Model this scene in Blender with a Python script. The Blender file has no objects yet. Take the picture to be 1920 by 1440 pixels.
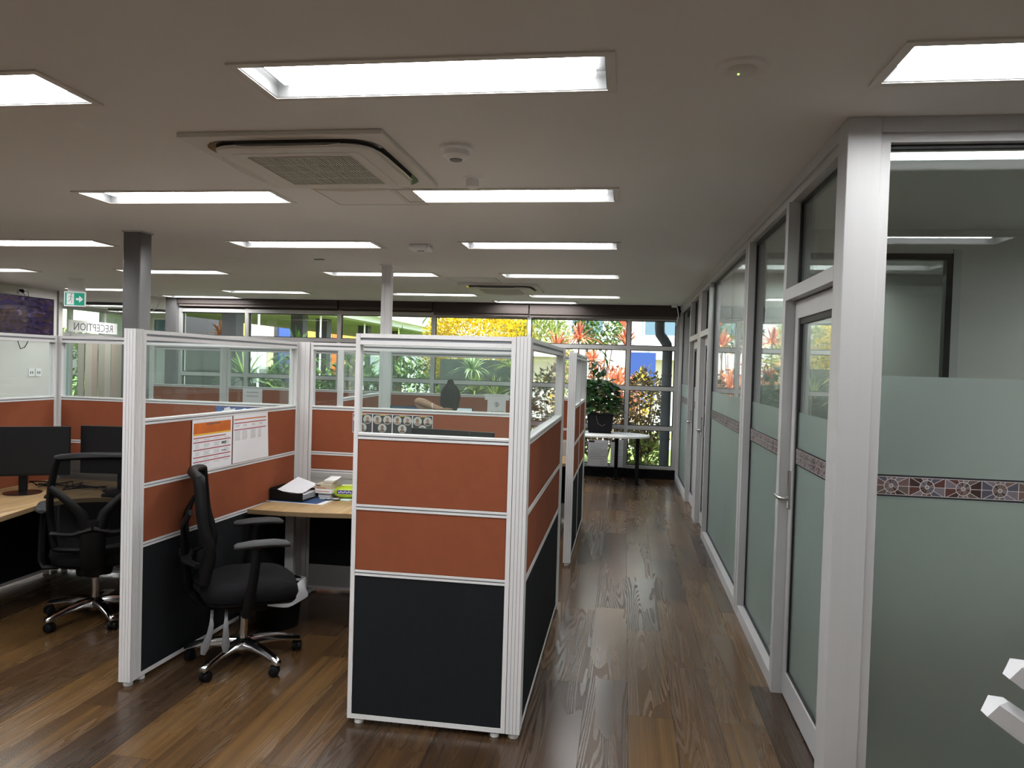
import bpy, bmesh, math, random
from math import sin, cos, pi, radians as RAD
from mathutils import Matrix, Vector
random.seed(7)
SC = bpy.context.scene
COL = SC.collection

# ------------------------------------------------------------------ camera, sky, sun, exposure
CE = 2.66                      # ceiling height
yaw, pit, rol = 0.14823, -0.02356, 0.02924
fw = Vector((-sin(yaw)*cos(pit), cos(yaw)*cos(pit), sin(pit)))
rt = Vector((cos(yaw), sin(yaw), 0)); up = rt.cross(fw)
r2 = rt*cos(rol)+up*sin(rol); u2 = -rt*sin(rol)+up*cos(rol)
cd = bpy.data.cameras.new('camera'); cam = bpy.data.objects.new('camera', cd); COL.objects.link(cam)
cam.matrix_world = Matrix(((r2.x, u2.x, -fw.x, 0), (r2.y, u2.y, -fw.y, 0), (r2.z, u2.z, -fw.z, 1.67), (0, 0, 0, 1)))
cd.sensor_width = 36; cd.lens = 1405/1920*36; cd.clip_start = .05; cd.clip_end = 300
SC.camera = cam
W = bpy.data.worlds.new('world'); SC.world = W; W.use_nodes = True
wn = W.node_tree; bg = wn.nodes['Background']
sky = wn.nodes.new('ShaderNodeTexSky'); sky.sky_type = 'NISHITA'; sky.sun_disc = False
sky.sun_elevation = RAD(52); sky.sun_rotation = RAD(120); sky.air_density = 1.2; sky.dust_density = 2.5
wn.links.new(sky.outputs[0], bg.inputs[0]); bg.inputs[1].default_value = 0.7
sd = bpy.data.lights.new('sun', 'SUN'); sd.energy = 13.0; sd.angle = RAD(.6); sd.color = (1, .95, .86)
sun = bpy.data.objects.new('sun', sd); COL.objects.link(sun); sun.rotation_euler = (RAD(40), 0, RAD(62))
LIGHT = 32.0                    # brightness of the ceiling light diffusers
SC.cycles.transparent_max_bounces = 40
vs = SC.view_settings; vs.view_transform = 'Standard'; vs.look = 'None'; vs.exposure = 0.0; vs.gamma = 1; vs.use_curve_mapping = False

# ------------------------------------------------------------------ mesh helper
class MB:
    def __init__(s): s.v = []; s.f = []; s.m = []
    def add(s, V, F, mi=0, M=None):
        o = len(s.v)
        s.v += [tuple(M @ Vector(p)) if M else tuple(p) for p in V]
        for f in F: s.f.append([i+o for i in f]); s.m.append(mi)
        return s
    def box(s, x0, x1, y0, y1, z0, z1, mi=0, M=None):
        V = [(x, y, z) for z in (z0, z1) for y in (y0, y1) for x in (x0, x1)]
        return s.add(V, [(0, 2, 3, 1), (4, 5, 7, 6), (0, 1, 5, 4), (2, 6, 7, 3), (0, 4, 6, 2), (1, 3, 7, 5)], mi, M)
    def loft(s, rings, mi=0, caps=True, M=None):
        n = len(rings[0]); V = [p for r in rings for p in r]; F = []
        for k in range(len(rings)-1):
            for i in range(n):
                j = (i+1) % n; F.append((k*n+i, k*n+j, (k+1)*n+j, (k+1)*n+i))
        if caps: F.append(tuple(range(n))[::-1]); F.append(tuple((len(rings)-1)*n+i for i in range(n)))
        return s.add(V, F, mi, M)
    def prism(s, poly, z0, z1, mi=0, M=None):
        return s.loft([[(x, y, z0) for x, y in poly], [(x, y, z1) for x, y in poly]], mi, True, M)
    def tube(s, pts, r, n=8, mi=0, M=None, flat=1.0):
        pts = [Vector(p) for p in pts]; R = r if isinstance(r, (list, tuple)) else [r]*len(pts)
        rings = []; prev = None
        for i, p in enumerate(pts):
            t = (pts[min(i+1, len(pts)-1)]-pts[max(i-1, 0)]).normalized()
            a = prev if prev is not None else (Vector((0, 0, 1)) if abs(t.z) < .9 else Vector((1, 0, 0)))
            b = t.cross(a)
            if b.length < 1e-5: a = Vector((1, 0, 0)); b = t.cross(a)
            b.normalize(); a = b.cross(t).normalized(); prev = a
            rings.append([tuple(p+(b*cos(2*pi*k/n)+a*sin(2*pi*k/n)*flat)*R[i]) for k in range(n)])
        return s.loft(rings, mi, True, M)
    def lathe(s, prof, n=16, mi=0, c=(0, 0, 0), M=None):
        return s.loft([[(c[0]+r*cos(2*pi*k/n), c[1]+r*sin(2*pi*k/n), c[2]+z) for k in range(n)] for r, z in prof], mi, True, M)
    def rbox(s, x0, x1, y0, y1, z0, z1, r, mi=0, M=None, seg=5, top=None):
        """box with rounded plan corners and softened top / bottom edges"""
        def ring(z, ins):
            rr = max(r-ins, .001); P = []
            for cx, cy, a0 in ((x1-r, y1-r, 0), (x0+r, y1-r, 90), (x0+r, y0+r, 180), (x1-r, y0+r, 270)):
                for k in range(seg+1):
                    a = RAD(a0+90*k/seg); P.append((cx+rr*cos(a), cy+rr*sin(a), z))
            return P
        e = top if top is not None else min(r, (z1-z0)/2)*.6
        return s.loft([ring(z0, e), ring(z0+e*.3, e*.3), ring(z0+e, 0), ring(z1-e, 0), ring(z1-e*.3, e*.3), ring(z1, e)], mi, True, M)
    def build(s, name, mats, parent=None, smooth=False, loc=None, rz=None, bevel=0, fix=True, rot=None):
        me = bpy.data.meshes.new(name); me.from_pydata(s.v, [], s.f); me.update()
        for m in (mats if isinstance(mats, (list, tuple)) else [mats]): me.materials.append(m)
        me.polygons.foreach_set('material_index', s.m)
        if fix:
            b = bmesh.new(); b.from_mesh(me); bmesh.ops.recalc_face_normals(b, faces=b.faces); b.to_mesh(me); b.free()
        if smooth:
            me.polygons.foreach_set('use_smooth', [True]*len(me.polygons))
            try: me.set_sharp_from_angle(angle=RAD(48))
            except Exception: pass
        o = bpy.data.objects.new(name, me); COL.objects.link(o)
        if parent: o.parent = parent
        if loc: o.location = loc
        if rz: o.rotation_euler = (0, 0, rz)
        if rot: o.rotation_euler = rot
        if bevel:
            md = o.modifiers.new('bevel', 'BEVEL'); md.width = bevel; md.segments = 2; md.limit_method = 'ANGLE'
        return o

def tag(o, label, cat, group=None):
    o['label'] = label; o['category'] = cat
    if group: o['group'] = group
    return o
def thing(name, label, cat, loc=(0, 0, 0), rz=0, group=None):
    o = bpy.data.objects.new(name, None); COL.objects.link(o); o.empty_display_size = .1
    o.location = loc; o.rotation_euler = (0, 0, rz)
    return tag(o, label, cat, group)
def struct(o, label=None):
    o['kind'] = 'structure'
    if label: o['label'] = label
    return o
def sempty(name, loc=(0, 0, 0), rz=0):
    o = bpy.data.objects.new(name, None); COL.objects.link(o); o.location = loc; o.rotation_euler = (0, 0, rz)
    o.empty_display_size = .1; o['kind'] = 'structure'; return o
def copy_tree(o, parent=None):
    c = o.copy(); COL.objects.link(c); c.parent = parent
    for ch in [x for x in bpy.data.objects if x.parent == o]: copy_tree(ch, c)
    return c
def text_mesh(s, size, M, mb, mi=0, align='CENTER', extrude=.0004):
    cu = bpy.data.curves.new('t', 'FONT'); cu.body = s; cu.size = size; cu.align_x = align; cu.extrude = extrude; cu.resolution_u = 2
    o = bpy.data.objects.new('t', cu); COL.objects.link(o)
    me = bpy.data.meshes.new_from_object(o.evaluated_get(bpy.context.evaluated_depsgraph_get()))
    mb.add([tuple(v.co) for v in me.vertices], [tuple(p.vertices) for p in me.polygons], mi, M)
    bpy.data.objects.remove(o); bpy.data.curves.remove(cu); bpy.data.meshes.remove(me)

# ------------------------------------------------------------------ materials
def nd(nt, t, **k):
    n = nt.nodes.new(t)
    for a, b in k.items(): setattr(n, a, b)
    return n
def lk(nt, a, b): nt.links.new(a, b)
def mth(nt, op, a, b=None, c=None):
    n = nt.nodes.new('ShaderNodeMath'); n.operation = op
    for i, x in enumerate((a, b, c)):
        if x is None: continue
        if isinstance(x, (int, float)): n.inputs[i].default_value = x
        else: nt.links.new(x, n.inputs[i])
    return n.outputs[0]
def newmat(name):
    m = bpy.data.materials.new(name); m.use_nodes = True
    return m, m.node_tree, m.node_tree.nodes['Principled BSDF']
def pm(name, col, rough=.5, metal=0, spec=.5, var=0, scale=30, bump=0, bscale=None, stretch=None, emit=None, estr=0):
    m, nt, b = newmat(name)
    b.inputs['Base Color'].default_value = (*col, 1); b.inputs['Roughness'].default_value = rough
    b.inputs['Metallic'].default_value = metal; b.inputs['Specular IOR Level'].default_value = spec
    if var or bump:
        tc = nd(nt, 'ShaderNodeTexCoord'); mp = nd(nt, 'ShaderNodeMapping'); lk(nt, tc.outputs['Object'], mp.inputs[0])
        if stretch: mp.inputs['Scale'].default_value = stretch
        if var:
            no = nd(nt, 'ShaderNodeTexNoise'); no.inputs['Scale'].default_value = scale; no.inputs['Detail'].default_value = 4
            lk(nt, mp.outputs[0], no.inputs['Vector'])
            mx = nd(nt, 'ShaderNodeMix', data_type='RGBA'); lk(nt, no.outputs['Fac'], mx.inputs['Factor'])
            mx.inputs[6].default_value = (*[max(0, c*(1-var)) for c in col], 1); mx.inputs[7].default_value = (*[min(1, c*(1+var)) for c in col], 1)
            lk(nt, mx.outputs[2], b.inputs['Base Color'])
        if bump:
            n2 = nd(nt, 'ShaderNodeTexNoise'); n2.inputs['Scale'].default_value = bscale or scale*6; n2.inputs['Detail'].default_value = 3
            lk(nt, mp.outputs[0], n2.inputs['Vector'])
            bp = nd(nt, 'ShaderNodeBump'); bp.inputs['Strength'].default_value = bump; bp.inputs['Distance'].default_value = .004
            lk(nt, n2.outputs['Fac'], bp.inputs['Height']); lk(nt, bp.outputs[0], b.inputs['Normal'])
    if emit: b.inputs['Emission Color'].default_value = (*emit, 1); b.inputs['Emission Strength'].default_value = estr
    return m
def glassmat(name, tint=(.93, .97, .95), ior=1.5, refl=1.0, haze=0.0, hazecol=(.7, .8, .75)):
    m, nt, b = newmat(name); nt.nodes.remove(b); out = nt.nodes['Material Output']
    tr = nd(nt, 'ShaderNodeBsdfTransparent'); tr.inputs[0].default_value = (*tint, 1)
    gl = nd(nt, 'ShaderNodeBsdfGlossy'); gl.inputs['Roughness'].default_value = .01; gl.inputs[0].default_value = (refl, refl, refl, 1)
    ge = nd(nt, 'ShaderNodeNewGeometry'); dt = nd(nt, 'ShaderNodeVectorMath'); dt.operation = 'DOT_PRODUCT'; lk(nt, ge.outputs['Normal'], dt.inputs[0]); lk(nt, ge.outputs['Incoming'], dt.inputs[1])
    r0 = ((ior-1)/(ior+1))**2; fac = mth(nt, 'ADD', mth(nt, 'MULTIPLY', mth(nt, 'POWER', mth(nt, 'SUBTRACT', 1.0, mth(nt, 'ABSOLUTE', dt.outputs['Value'])), 5), 1-r0), r0)
    mx = nd(nt, 'ShaderNodeMixShader'); lk(nt, fac, mx.inputs[0]); lk(nt, tr.outputs[0], mx.inputs[1]); lk(nt, gl.outputs[0], mx.inputs[2])
    sh = mx.outputs[0]
    if haze:
        df = nd(nt, 'ShaderNodeBsdfDiffuse'); df.inputs[0].default_value = (*hazecol, 1)
        m2 = nd(nt, 'ShaderNodeMixShader'); m2.inputs[0].default_value = haze; lk(nt, sh, m2.inputs[1]); lk(nt, df.outputs[0], m2.inputs[2]); sh = m2.outputs[0]
    lk(nt, sh, out.inputs[0]); return m

M = {}
M['ceiling'] = pm('ceiling_paint', (.70, .695, .67), .9, var=.03, scale=2)
M['plaster'] = pm('wall_plaster', (.62, .6, .56), .85, var=.03, scale=3)
M['greywall'] = pm('grey_wall', (.56, .55, .52), .85, var=.04, scale=3)
M['frame'] = pm('partition_aluminium', (.66, .65, .65), .42, var=.04, scale=60, stretch=(1, 1, .02))
M['groove'] = pm('partition_groove', (.16, .17, .18), .5)
M['post'] = pm('post_aluminium', (.64, .63, .63), .4, var=.04, scale=50, stretch=(1, 1, .02))
M['rust'] = pm('rust_fabric', (.245, .072, .034), .95, spec=.15, var=.1, scale=14, bump=.35, bscale=900)
M['charcoal'] = pm('charcoal_fabric', (.013, .0145, .016), .95, spec=.12, var=.15, scale=30, bump=.3, bscale=900)
M['housing'] = pm('light_housing', (.10, .10, .10), .5)
M['foot'] = pm('foot_plastic', (.6, .6, .58), .5)
M['duct'] = pm('cable_duct', (.42, .42, .40), .4, metal=.2)
M['alu'] = pm('glazing_aluminium', (.46, .457, .457), .5, metal=.2, var=.05, scale=40, stretch=(1, 1, .02))
M['alu_win'] = pm('window_aluminium', (.42, .41, .40), .4, metal=.3)
M['gasket'] = pm('black_gasket', (.008, .008, .009), .5)
M['pglass'] = glassmat('partition_glass', (.93, .965, .955), 1.4, 1.0, .012, (.55, .72, .66))
M['wglass'] = glassmat('window_glass', (.95, .97, .965), 1.45)
M['oglass'] = glassmat('office_glass', (.86, .9, .885), 1.6)
M['black'] = pm('black_plastic', (.0035, .0035, .004), .5, spec=.2)
M['blackgloss'] = pm('black_gloss', (.008, .008, .009), .12)
M['screen'] = pm('screen_off', (.006, .0065, .008), .5, spec=.25)
M['chairfab'] = pm('chair_fabric', (.007, .007, .008), .95, spec=.15, var=.2, scale=60, bump=.3, bscale=700)
M['armgrey'] = pm('armrest_grey', (.035, .035, .036), .6, spec=.3)
M['chrome'] = pm('chrome', (.62, .62, .63), .13, metal=1)
M['lever'] = pm('lever_grey', (.13, .13, .135), .45)
M['white'] = pm('white_plastic', (.78, .78, .77), .4)
M['offwhite'] = pm('offwhite_plastic', (.60, .58, .53), .5)
M['paper'] = pm('paper', (.74, .74, .77), .8)
M['orange'] = pm('print_orange', (.52, .12, .012), .7, var=.5, scale=9)
M['yellow'] = pm('print_yellow', (.75, .45, .05), .7)
M['red'] = pm('print_red', (.36, .06, .07), .7)
M['ink'] = pm('print_ink', (.10, .10, .11), .8)
M['inkgrey'] = pm('print_grey', (.36, .36, .38), .8)
M['steel'] = pm('painted_steel', (.13, .125, .125), .4, spec=.5)
M['blind'] = pm('blind_brown', (.042, .030, .026), .7)
M['blindlight'] = pm('blind_edge', (.11, .09, .08), .7)
M['upstand'] = pm('black_upstand', (.004, .004, .005), .6, spec=.1)
M['downpipe'] = pm('downpipe_grey', (.12, .13, .145), .45)
M['green'] = pm('sign_green', (.0, .20, .12), .4, emit=(.0, .33, .2), estr=.55)
M['signwhite'] = pm('sign_white', (.7, .7, .7), .4, emit=(1, 1, 1), estr=.35)
M['skin'] = pm('skin', (.28, .145, .08), .55, var=.08, scale=20)
M['hair'] = pm('hair', (.004, .0035, .003), .7, spec=.1, var=.5, scale=90, bump=.6, bscale=160, stretch=(1, 1, .15))
M['tshirt'] = pm('tshirt', (.10, .13, .18), .9, var=.1, scale=20)
M['trousers'] = pm('trousers', (.02, .02, .03), .9)
M['holder'] = pm('holder_white', (.52, .52, .53), .45)
M['lens'] = pm('opening_shade', (.02, .02, .02), .1)  # shade colour for the cassette's slot and grille gaps, not a lens

def emat(name, col, st):
    m, nt, b = newmat(name); nt.nodes.remove(b); e = nd(nt, 'ShaderNodeEmission'); e.inputs[0].default_value = (*col, 1); e.inputs[1].default_value = st
    lk(nt, e.outputs[0], nt.nodes['Material Output'].inputs[0]); return m
M['lamp'] = emat('light_diffuser', (.985, .995, 1.0), LIGHT)
M['led'] = emat('green_led', (.5, 1, .15), 2)
M['scrwhite'] = emat('screen_white', (.9, .95, 1), .75)
M['scrblue'] = emat('screen_blue', (.03, .06, .11), 1)

def mix_frost():
    m, nt, b = newmat('frosted_film'); nt.nodes.remove(b); out = nt.nodes['Material Output']
    g = nd(nt, 'ShaderNodeBsdfGlass'); g.inputs['Color'].default_value = (.88, .93, .92, 1); g.inputs['Roughness'].default_value = .45; g.inputs['IOR'].default_value = 1.4
    d = nd(nt, 'ShaderNodeBsdfDiffuse'); d.inputs[0].default_value = (.36, .42, .40, 1)
    t = nd(nt, 'ShaderNodeBsdfTranslucent'); t.inputs[0].default_value = (.55, .66, .61, 1)
    a = nd(nt, 'ShaderNodeMixShader'); a.inputs[0].default_value = .5; lk(nt, d.outputs[0], a.inputs[1]); lk(nt, t.outputs[0], a.inputs[2])
    c = nd(nt, 'ShaderNodeMixShader'); c.inputs[0].default_value = .14; lk(nt, g.outputs[0], c.inputs[1]); lk(nt, a.outputs[0], c.inputs[2])
    lk(nt, c.outputs[0], out.inputs[0]); return m
M['frost'] = mix_frost()

def meshback():
    m, nt, b = newmat('chair_mesh'); out = nt.nodes['Material Output']
    b.inputs['Base Color'].default_value = (.008, .008, .009, 1); b.inputs['Roughness'].default_value = .9; b.inputs['Specular IOR Level'].default_value = .15
    tr = nd(nt, 'ShaderNodeBsdfTransparent'); mx = nd(nt, 'ShaderNodeMixShader'); mx.inputs[0].default_value = .78
    lk(nt, tr.outputs[0], mx.inputs[1]); lk(nt, b.outputs[0], mx.inputs[2]); lk(nt, mx.outputs[0], out.inputs[0]); return m
M['mesh'] = meshback()

def floormat():
    m, nt, b = newmat('timber_plank')
    geo = nd(nt, 'ShaderNodeNewGeometry'); oi = nd(nt, 'ShaderNodeObjectInfo')
    rnd = mth(nt, 'FRACT', mth(nt, 'ADD', oi.outputs['Random'], geo.outputs['Random Per Island']))
    off = nd(nt, 'ShaderNodeCombineXYZ'); lk(nt, mth(nt, 'MULTIPLY', rnd, 37), off.inputs[0]); lk(nt, mth(nt, 'MULTIPLY', rnd, 91), off.inputs[1])
    va = nd(nt, 'ShaderNodeVectorMath'); va.operation = 'ADD'; lk(nt, geo.outputs['Position'], va.inputs[0]); lk(nt, off.outputs[0], va.inputs[1])
    def noise(scale, detail, dist=0):
        mp = nd(nt, 'ShaderNodeMapping'); mp.inputs['Scale'].default_value = scale; lk(nt, va.outputs[0], mp.inputs[0])
        n = nd(nt, 'ShaderNodeTexNoise'); n.inputs['Scale'].default_value = 1; n.inputs['Detail'].default_value = detail; n.inputs['Distortion'].default_value = dist; lk(nt, mp.outputs[0], n.inputs['Vector']); return n.outputs['Fac']
    board = noise((2.2, .35, 1), 1); big = noise((8, .42, 1), 1.0, .0); patch = noise((3.2, .25, 1), 1); streak = noise((30, .3, 1), 4); fine = noise((240, 2.2, 1), 3)
    ring = mth(nt, 'ABSOLUTE', mth(nt, 'SUBTRACT', mth(nt, 'FRACT', mth(nt, 'MULTIPLY', big, 24)), .5))
    rp = nd(nt, 'ShaderNodeValToRGB'); lk(nt, mth(nt, 'ADD', mth(nt, 'MULTIPLY', rnd, .62), mth(nt, 'SUBTRACT', mth(nt, 'MULTIPLY', streak, .9), .26)), rp.inputs[0]); cr = rp.color_ramp
    cols = [(0, (.024, .0145, .009)), (.25, (.040, .0225, .012)), (.5, (.060, .032, .0145)), (.72, (.088, .047, .018)), (1, (.135, .074, .027))]
    cr.elements[0].position = 0; cr.elements[0].color = (*cols[0][1], 1); cr.elements[1].position = 1; cr.elements[1].color = (*cols[-1][1], 1)
    for p, c in cols[1:-1]: e = cr.elements.new(p); e.color = (*c, 1)
    g = mth(nt, 'ADD', mth(nt, 'MULTIPLY', fine, .7), mth(nt, 'MULTIPLY', ring, .10)); g = mth(nt, 'ADD', g, .63)
    hs = nd(nt, 'ShaderNodeHueSaturation'); lk(nt, rp.outputs[0], hs.inputs['Color']); lk(nt, g, hs.inputs['Value'])
    lk(nt, hs.outputs[0], b.inputs['Base Color'])
    pmask = mth(nt, 'GREATER_THAN', patch, .5)
    lk(nt, mth(nt, 'ADD', mth(nt, 'MULTIPLY', mth(nt, 'MULTIPLY', mth(nt, 'GREATER_THAN', ring, .25), pmask), .14), .22), b.inputs['Roughness'])
    b.inputs['Specular IOR Level'].default_value = .5
    bp = nd(nt, 'ShaderNodeBump'); bp.inputs['Strength'].default_value = .22; bp.inputs['Distance'].default_value = .001
    lk(nt, mth(nt, 'ADD', mth(nt, 'MULTIPLY', fine, .5), mth(nt, 'MULTIPLY', ring, pmask)), bp.inputs['Height']); lk(nt, bp.outputs[0], b.inputs['Normal'])
    return m
M['plank'] = floormat()
M['joint'] = pm('floor_joint', (.02, .014, .010), .8)

def deskmat():
    m, nt, b = newmat('desk_oak'); tc = nd(nt, 'ShaderNodeTexCoord'); mp = nd(nt, 'ShaderNodeMapping'); mp.inputs['Rotation'].default_value = (0, 0, RAD(0)); mp.inputs['Scale'].default_value = (18, .9, 18)
    lk(nt, tc.outputs['Object'], mp.inputs[0]); no = nd(nt, 'ShaderNodeTexNoise'); no.inputs['Scale'].default_value = 1; no.inputs['Detail'].default_value = 6; no.inputs['Distortion'].default_value = .6
    lk(nt, mp.outputs[0], no.inputs['Vector']); rp = nd(nt, 'ShaderNodeValToRGB'); lk(nt, no.outputs['Fac'], rp.inputs[0])
    rp.color_ramp.elements[0].position = .3; rp.color_ramp.elements[0].color = (.28, .17, .075, 1); rp.color_ramp.elements[1].position = .7; rp.color_ramp.elements[1].color = (.50, .35, .18, 1)
    lk(nt, rp.outputs[0], b.inputs['Base Color']); b.inputs['Roughness'].default_value = .38; return m
M['desk'] = deskmat()
M['deskedge'] = pm('desk_edge', (.22, .15, .08), .5)

def bandmat():
    m, nt, b = newmat('decorative_band'); tc = nd(nt, 'ShaderNodeTexCoord'); sx = nd(nt, 'ShaderNodeSeparateXYZ'); lk(nt, tc.outputs['Object'], sx.inputs[0])
    P = .13; u = mth(nt, 'DIVIDE', sx.outputs[0], P); cell = mth(nt, 'FLOOR', u); fx = mth(nt, 'MULTIPLY', mth(nt, 'SUBTRACT', mth(nt, 'FRACT', u), .5), P); v = sx.outputs[2]
    r = mth(nt, 'SQRT', mth(nt, 'ADD', mth(nt, 'MULTIPLY', fx, fx), mth(nt, 'MULTIPLY', v, v)))
    k = mth(nt, 'MULTIPLY', mth(nt, 'ADD', mth(nt, 'DIVIDE', mth(nt, 'ARCTAN2', v, fx), 2*pi), .5), 12)
    sec = mth(nt, 'FLOOR', k); d = mth(nt, 'MULTIPLY', mth(nt, 'MULTIPLY', mth(nt, 'SUBTRACT', .5, mth(nt, 'ABSOLUTE', mth(nt, 'SUBTRACT', mth(nt, 'FRACT', k), .5))), 2*pi/12), r)
    inner = mth(nt, 'LESS_THAN', r, .026)
    cb = nd(nt, 'ShaderNodeCombineXYZ'); lk(nt, sec, cb.inputs[0]); lk(nt, cell, cb.inputs[1]); lk(nt, inner, cb.inputs[2])
    wn_ = nd(nt, 'ShaderNodeTexWhiteNoise'); lk(nt, cb.outputs[0], wn_.inputs['Vector'])
    rp = nd(nt, 'ShaderNodeValToRGB'); rp.color_ramp.interpolation = 'CONSTANT'; lk(nt, wn_.outputs['Value'], rp.inputs[0])
    cs = [(.024, .009, .006), (.055, .055, .075), (.060, .019, .016), (.040, .020, .008), (.085, .075, .095), (.060, .027, .012)]
    rp.color_ramp.elements[0].color = (*cs[0], 1); rp.color_ramp.elements[1].position = .16; rp.color_ramp.elements[1].color = (*cs[1], 1)
    for i, c in enumerate(cs[2:]): e = rp.color_ramp.elements.new(.32+.16*i); e.color = (*c, 1)
    hatch = mth(nt, 'MULTIPLY', mth(nt, 'GREATER_THAN', mth(nt, 'SINE', mth(nt, 'MULTIPLY', mth(nt, 'ADD', fx, v), 1100)), .55), mth(nt, 'GREATER_THAN', wn_.outputs['Value'], .45))
    def lt(x, t): return mth(nt, 'LESS_THAN', x, t)
    line = mth(nt, 'MAXIMUM', mth(nt, 'MULTIPLY', lt(d, .0010), mth(nt, 'SUBTRACT', 1.0, mth(nt, 'MULTIPLY', inner, .75))), lt(mth(nt, 'ABSOLUTE', mth(nt, 'SUBTRACT', r, .026)), .0013))
    line = mth(nt, 'MAXIMUM', line, lt(mth(nt, 'ABSOLUTE', mth(nt, 'SUBTRACT', mth(nt, 'ABSOLUTE', fx), P/2)), .0012))
    line = mth(nt, 'MAXIMUM', line, lt(mth(nt, 'ABSOLUTE', mth(nt, 'SUBTRACT', r, .0065)), .0014))
    line = mth(nt, 'MAXIMUM', line, lt(mth(nt, 'ABSOLUTE', mth(nt, 'SUBTRACT', mth(nt, 'ABSOLUTE', v), .0345)), .001))
    m1 = nd(nt, 'ShaderNodeMix', data_type='RGBA'); lk(nt, mth(nt, 'MULTIPLY', hatch, .5), m1.inputs['Factor']); lk(nt, rp.outputs[0], m1.inputs[6]); m1.inputs[7].default_value = (.35, .3, .3, 1)
    m2 = nd(nt, 'ShaderNodeMix', data_type='RGBA'); lk(nt, line, m2.inputs['Factor']); lk(nt, m1.outputs[2], m2.inputs[6]); m2.inputs[7].default_value = (.46, .43, .42, 1)
    m3 = nd(nt, 'ShaderNodeMix', data_type='RGBA'); lk(nt, mth(nt, 'GREATER_THAN', mth(nt, 'ABSOLUTE', v), .0355), m3.inputs['Factor']); lk(nt, m2.outputs[2], m3.inputs[6]); m3.inputs[7].default_value = (.008, .008, .012, 1)
    lk(nt, m3.outputs[2], b.inputs['Base Color']); b.inputs['Roughness'].default_value = .5; return m
M['band'] = bandmat()

def leafmat(name, c0, c1, c2, trans=.3, rough=.5):
    m, nt, b = newmat(name); out = nt.nodes['Material Output']; geo = nd(nt, 'ShaderNodeNewGeometry')
    rp = nd(nt, 'ShaderNodeValToRGB'); lk(nt, geo.outputs['Random Per Island'], rp.inputs[0]); cr = rp.color_ramp
    cr.elements[0].color = (*c0, 1); cr.elements[1].color = (*c2, 1); e = cr.elements.new(.55); e.color = (*c1, 1)
    lk(nt, rp.outputs[0], b.inputs['Base Color']); b.inputs['Roughness'].default_value = rough
    t = nd(nt, 'ShaderNodeBsdfTranslucent'); lk(nt, rp.outputs[0], t.inputs[0]); mx = nd(nt, 'ShaderNodeMixShader'); mx.inputs[0].default_value = trans
    lk(nt, b.outputs[0], mx.inputs[1]); lk(nt, t.outputs[0], mx.inputs[2]); lk(nt, mx.outputs[0], out.inputs[0]); return m
M['leaf_yellow'] = leafmat('leaf_yellow', (.42, .38, .02), (.80, .58, .015), (.92, .72, .03), .4)
M['leaf_green'] = leafmat('leaf_green', (.03, .08, .02), (.08, .17, .03), (.22, .30, .06))
M['leaf_yg'] = leafmat('leaf_yellowgreen', (.10, .20, .04), (.28, .36, .08), (.55, .52, .16))
M['leaf_dark'] = leafmat('leaf_dark', (.012, .04, .014), (.03, .085, .022), (.08, .18, .045), .3, .35)
M['leaf_red'] = leafmat('leaf_red', (.34, .07, .04), (.62, .20, .10), (.78, .42, .2))
M['leaf_croton'] = leafmat('leaf_croton', (.06, .07, .03), (.20, .13, .08), (.45, .36, .14), .45)
M['leaf_pale'] = leafmat('leaf_pale', (.12, .22, .08), (.36, .45, .22), (.62, .66, .42))
M['stem'] = pm('plant_stem', (.14, .10, .05), .8)
M['grass'] = pm('lawn', (.16, .24, .05), .95, var=.4, scale=6)
M['paving'] = pm('paving', (.42, .40, .36), .9, var=.15, scale=4)
M['bwhite'] = pm('building_white', (.74, .74, .72), .8, var=.05, scale=1)
M['bcream'] = pm('building_cream', (.62, .53, .38), .8)
M['bblue'] = pm('building_blue', (.02, .06, .24), .6)
M['byellow'] = pm('wall_yellow', (.72, .42, .05), .8)
M['soffit'] = pm('soffit_green', (.17, .21, .07), .8)
M['darkcol'] = pm('dark_column', (.03, .03, .034), .6)
M['darkwall'] = pm('dark_garden_wall', (.055, .065, .055), .9, var=.2, scale=5)
M['bglass'] = pm('building_window', (.12, .2, .26), .15)
M['rail'] = pm('white_rail', (.75, .75, .74), .5)
def mosaic():
    m, nt, b = newmat('pale_mosaic'); tc = nd(nt, 'ShaderNodeTexCoord'); vo = nd(nt, 'ShaderNodeTexVoronoi'); vo.feature = 'DISTANCE_TO_EDGE'; vo.inputs['Scale'].default_value = 1.1; lk(nt, tc.outputs['Object'], vo.inputs['Vector'])
    v2 = nd(nt, 'ShaderNodeTexVoronoi'); v2.inputs['Scale'].default_value = 1.1; lk(nt, tc.outputs['Object'], v2.inputs['Vector'])
    hs = nd(nt, 'ShaderNodeHueSaturation'); hs.inputs['Saturation'].default_value = .25; lk(nt, v2.outputs['Color'], hs.inputs['Color'])
    mx = nd(nt, 'ShaderNodeMix', data_type='RGBA'); lk(nt, mth(nt, 'LESS_THAN', vo.outputs['Distance'], .05), mx.inputs['Factor']); lk(nt, hs.outputs[0], mx.inputs[6]); mx.inputs[7].default_value = (.85, .84, .82, 1)
    m5 = nd(nt, 'ShaderNodeMix', data_type='RGBA'); m5.inputs['Factor'].default_value = .45; lk(nt, mx.outputs[2], m5.inputs[6]); m5.inputs[7].default_value = (.7, .67, .64, 1)
    lk(nt, m5.outputs[2], b.inputs['Base Color']); b.inputs['Roughness'].default_value = .8; return m
M['mosaic'] = mosaic()
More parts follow.
